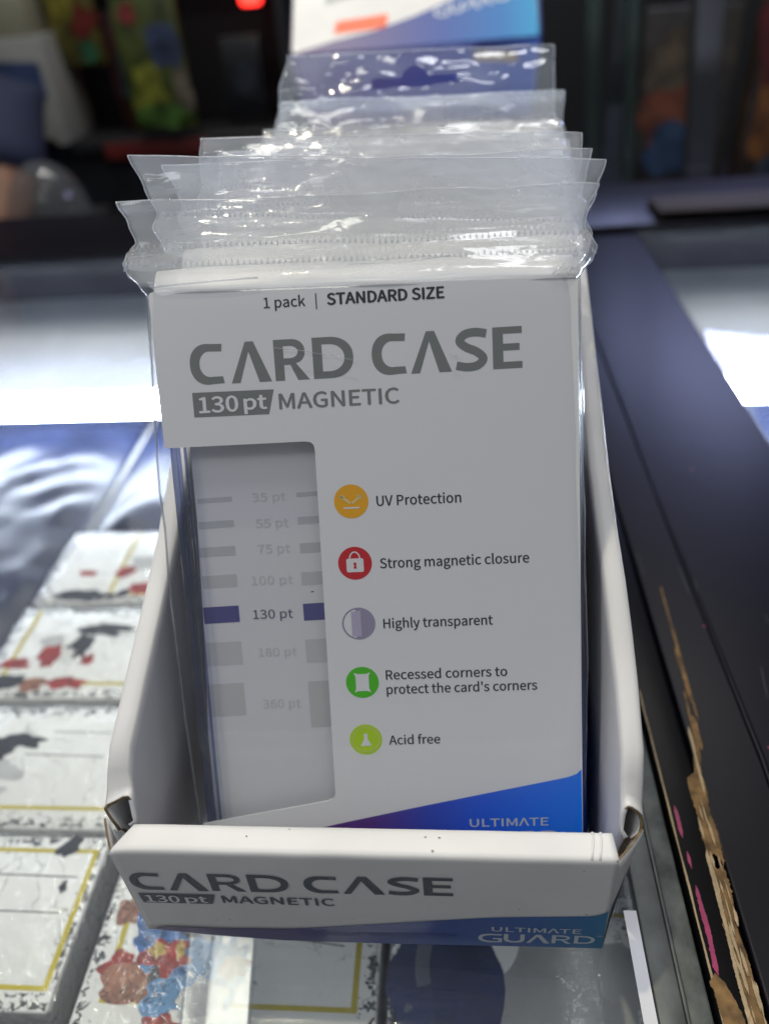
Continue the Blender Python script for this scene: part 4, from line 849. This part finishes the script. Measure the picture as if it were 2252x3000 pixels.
for v in bm.verts: v.co = Vector((v.co.x*5.5, v.co.y*5, v.co.z*7.5))*S
bm.to_mesh(dm); bm.free()
do = link('clear_dome', dm, film('dome_plastic', haze=.10, tint=(.8, .84, .85), bump=.3), None, True); do.location = Vector((-52, 97, -9.0))*S; tag(do, 'clear plastic dome lid beside the person’s arm', 'dome lid')
dp = bevelbox('dome_pedestal', -58, -46, 91, 103, -95, -9.02, M_shelf, None, b=.2); tag(dp, 'black cabinet standing under the clear dome lid', 'cabinet')

# glass cabinet at the right
cab = empty('glass_cabinet', (0, 0, -95)); tag(cab, 'tall glass cabinet with green tinted door edges at the right rear', 'glass cabinet')
M_gedge = mat('green_glass_edge', (.028, .048, .04), rough=.25, var=.4, vscale=.8)
def post(x0, x1, yb, m_, w_=1.2, lean=0):
    bevelbox('door_edge', x0, x1, yb, yb+w_, 2, 150, m_, cab, b=.1, warp=lambda c: (c.x+lean*(c.z-90), c.y, c.z))
post(17.9, 19.4, 90, M_gedge, lean=-.07); post(21.9, 23.0, 88, M_gedge, lean=-.07)
M_gpost = mat('grey_metal_post', (.05, .052, .06), rough=.4, metal=.4)
post(27.0, 29.6, 80, M_gpost, 2, lean=-.095)
bevelbox('cabinet_base', 15, 90, 70, 150, 0, 76, mat('cabinet_base_black', (.012, .012, .022), rough=.4), cab, b=.5)
bevelbox('cabinet_glass', 19.6, 21.8, 89, 89.5, 76, 150, film('cabinet_glass', tint=(.75, .82, .80), haze=.01, bump=0), cab, b=0)
bevelbox('cabinet_back', 15, 95, 150.2, 152, 0, 150, mat('cabinet_back_dark', (.012, .013, .016)), cab, b=0)
G2 = 'packets in the glass cabinet'
packet('booster_packet', 33.2, -18.9, 12, 28, 110, 'tall orange and blue packet behind the cabinet glass', 'packet', (.10, .085, .06), [((.22, .16, .08), 0, .72, .7, .4), ((.35, .09, .02), -.1, .55, .7, .28), ((.05, .12, .24), -.1, .40, .65, .22), ((.02, .02, .05), .5, .33, .3, .4), ((.14, .03, .02), -.2, .1, .8, .2), ((.16, .13, .05), .5, .18, .3, .3)], 11, G2, d=3)
packet('booster_packet', 46.2, -18.9, 11, 29, 108, 'orange and red packet at the right edge of the photo', 'packet', (.09, .05, .02), [((.40, .14, .01), -.3, .6, .6, .6), ((.25, .02, .02), -.6, .85, .4, .3), ((.07, .10, .14), .1, .2, .8, .3), ((.22, .05, .03), -.5, .1, .4, .2)], 12, G2, d=3)
# rear rail clutter at right: low dull strip
rb = bevelbox('folded_cloth', 17.2, 60, 51, 55, .62, 1.3, mat('dull_grey_cloth', (.022, .016, .02), rough=.9, var=.7, vscale=1), None, b=.4, cuts=4); tag(rb, 'dull grey folded cloth lying along the rear rail at the right', 'cloth')
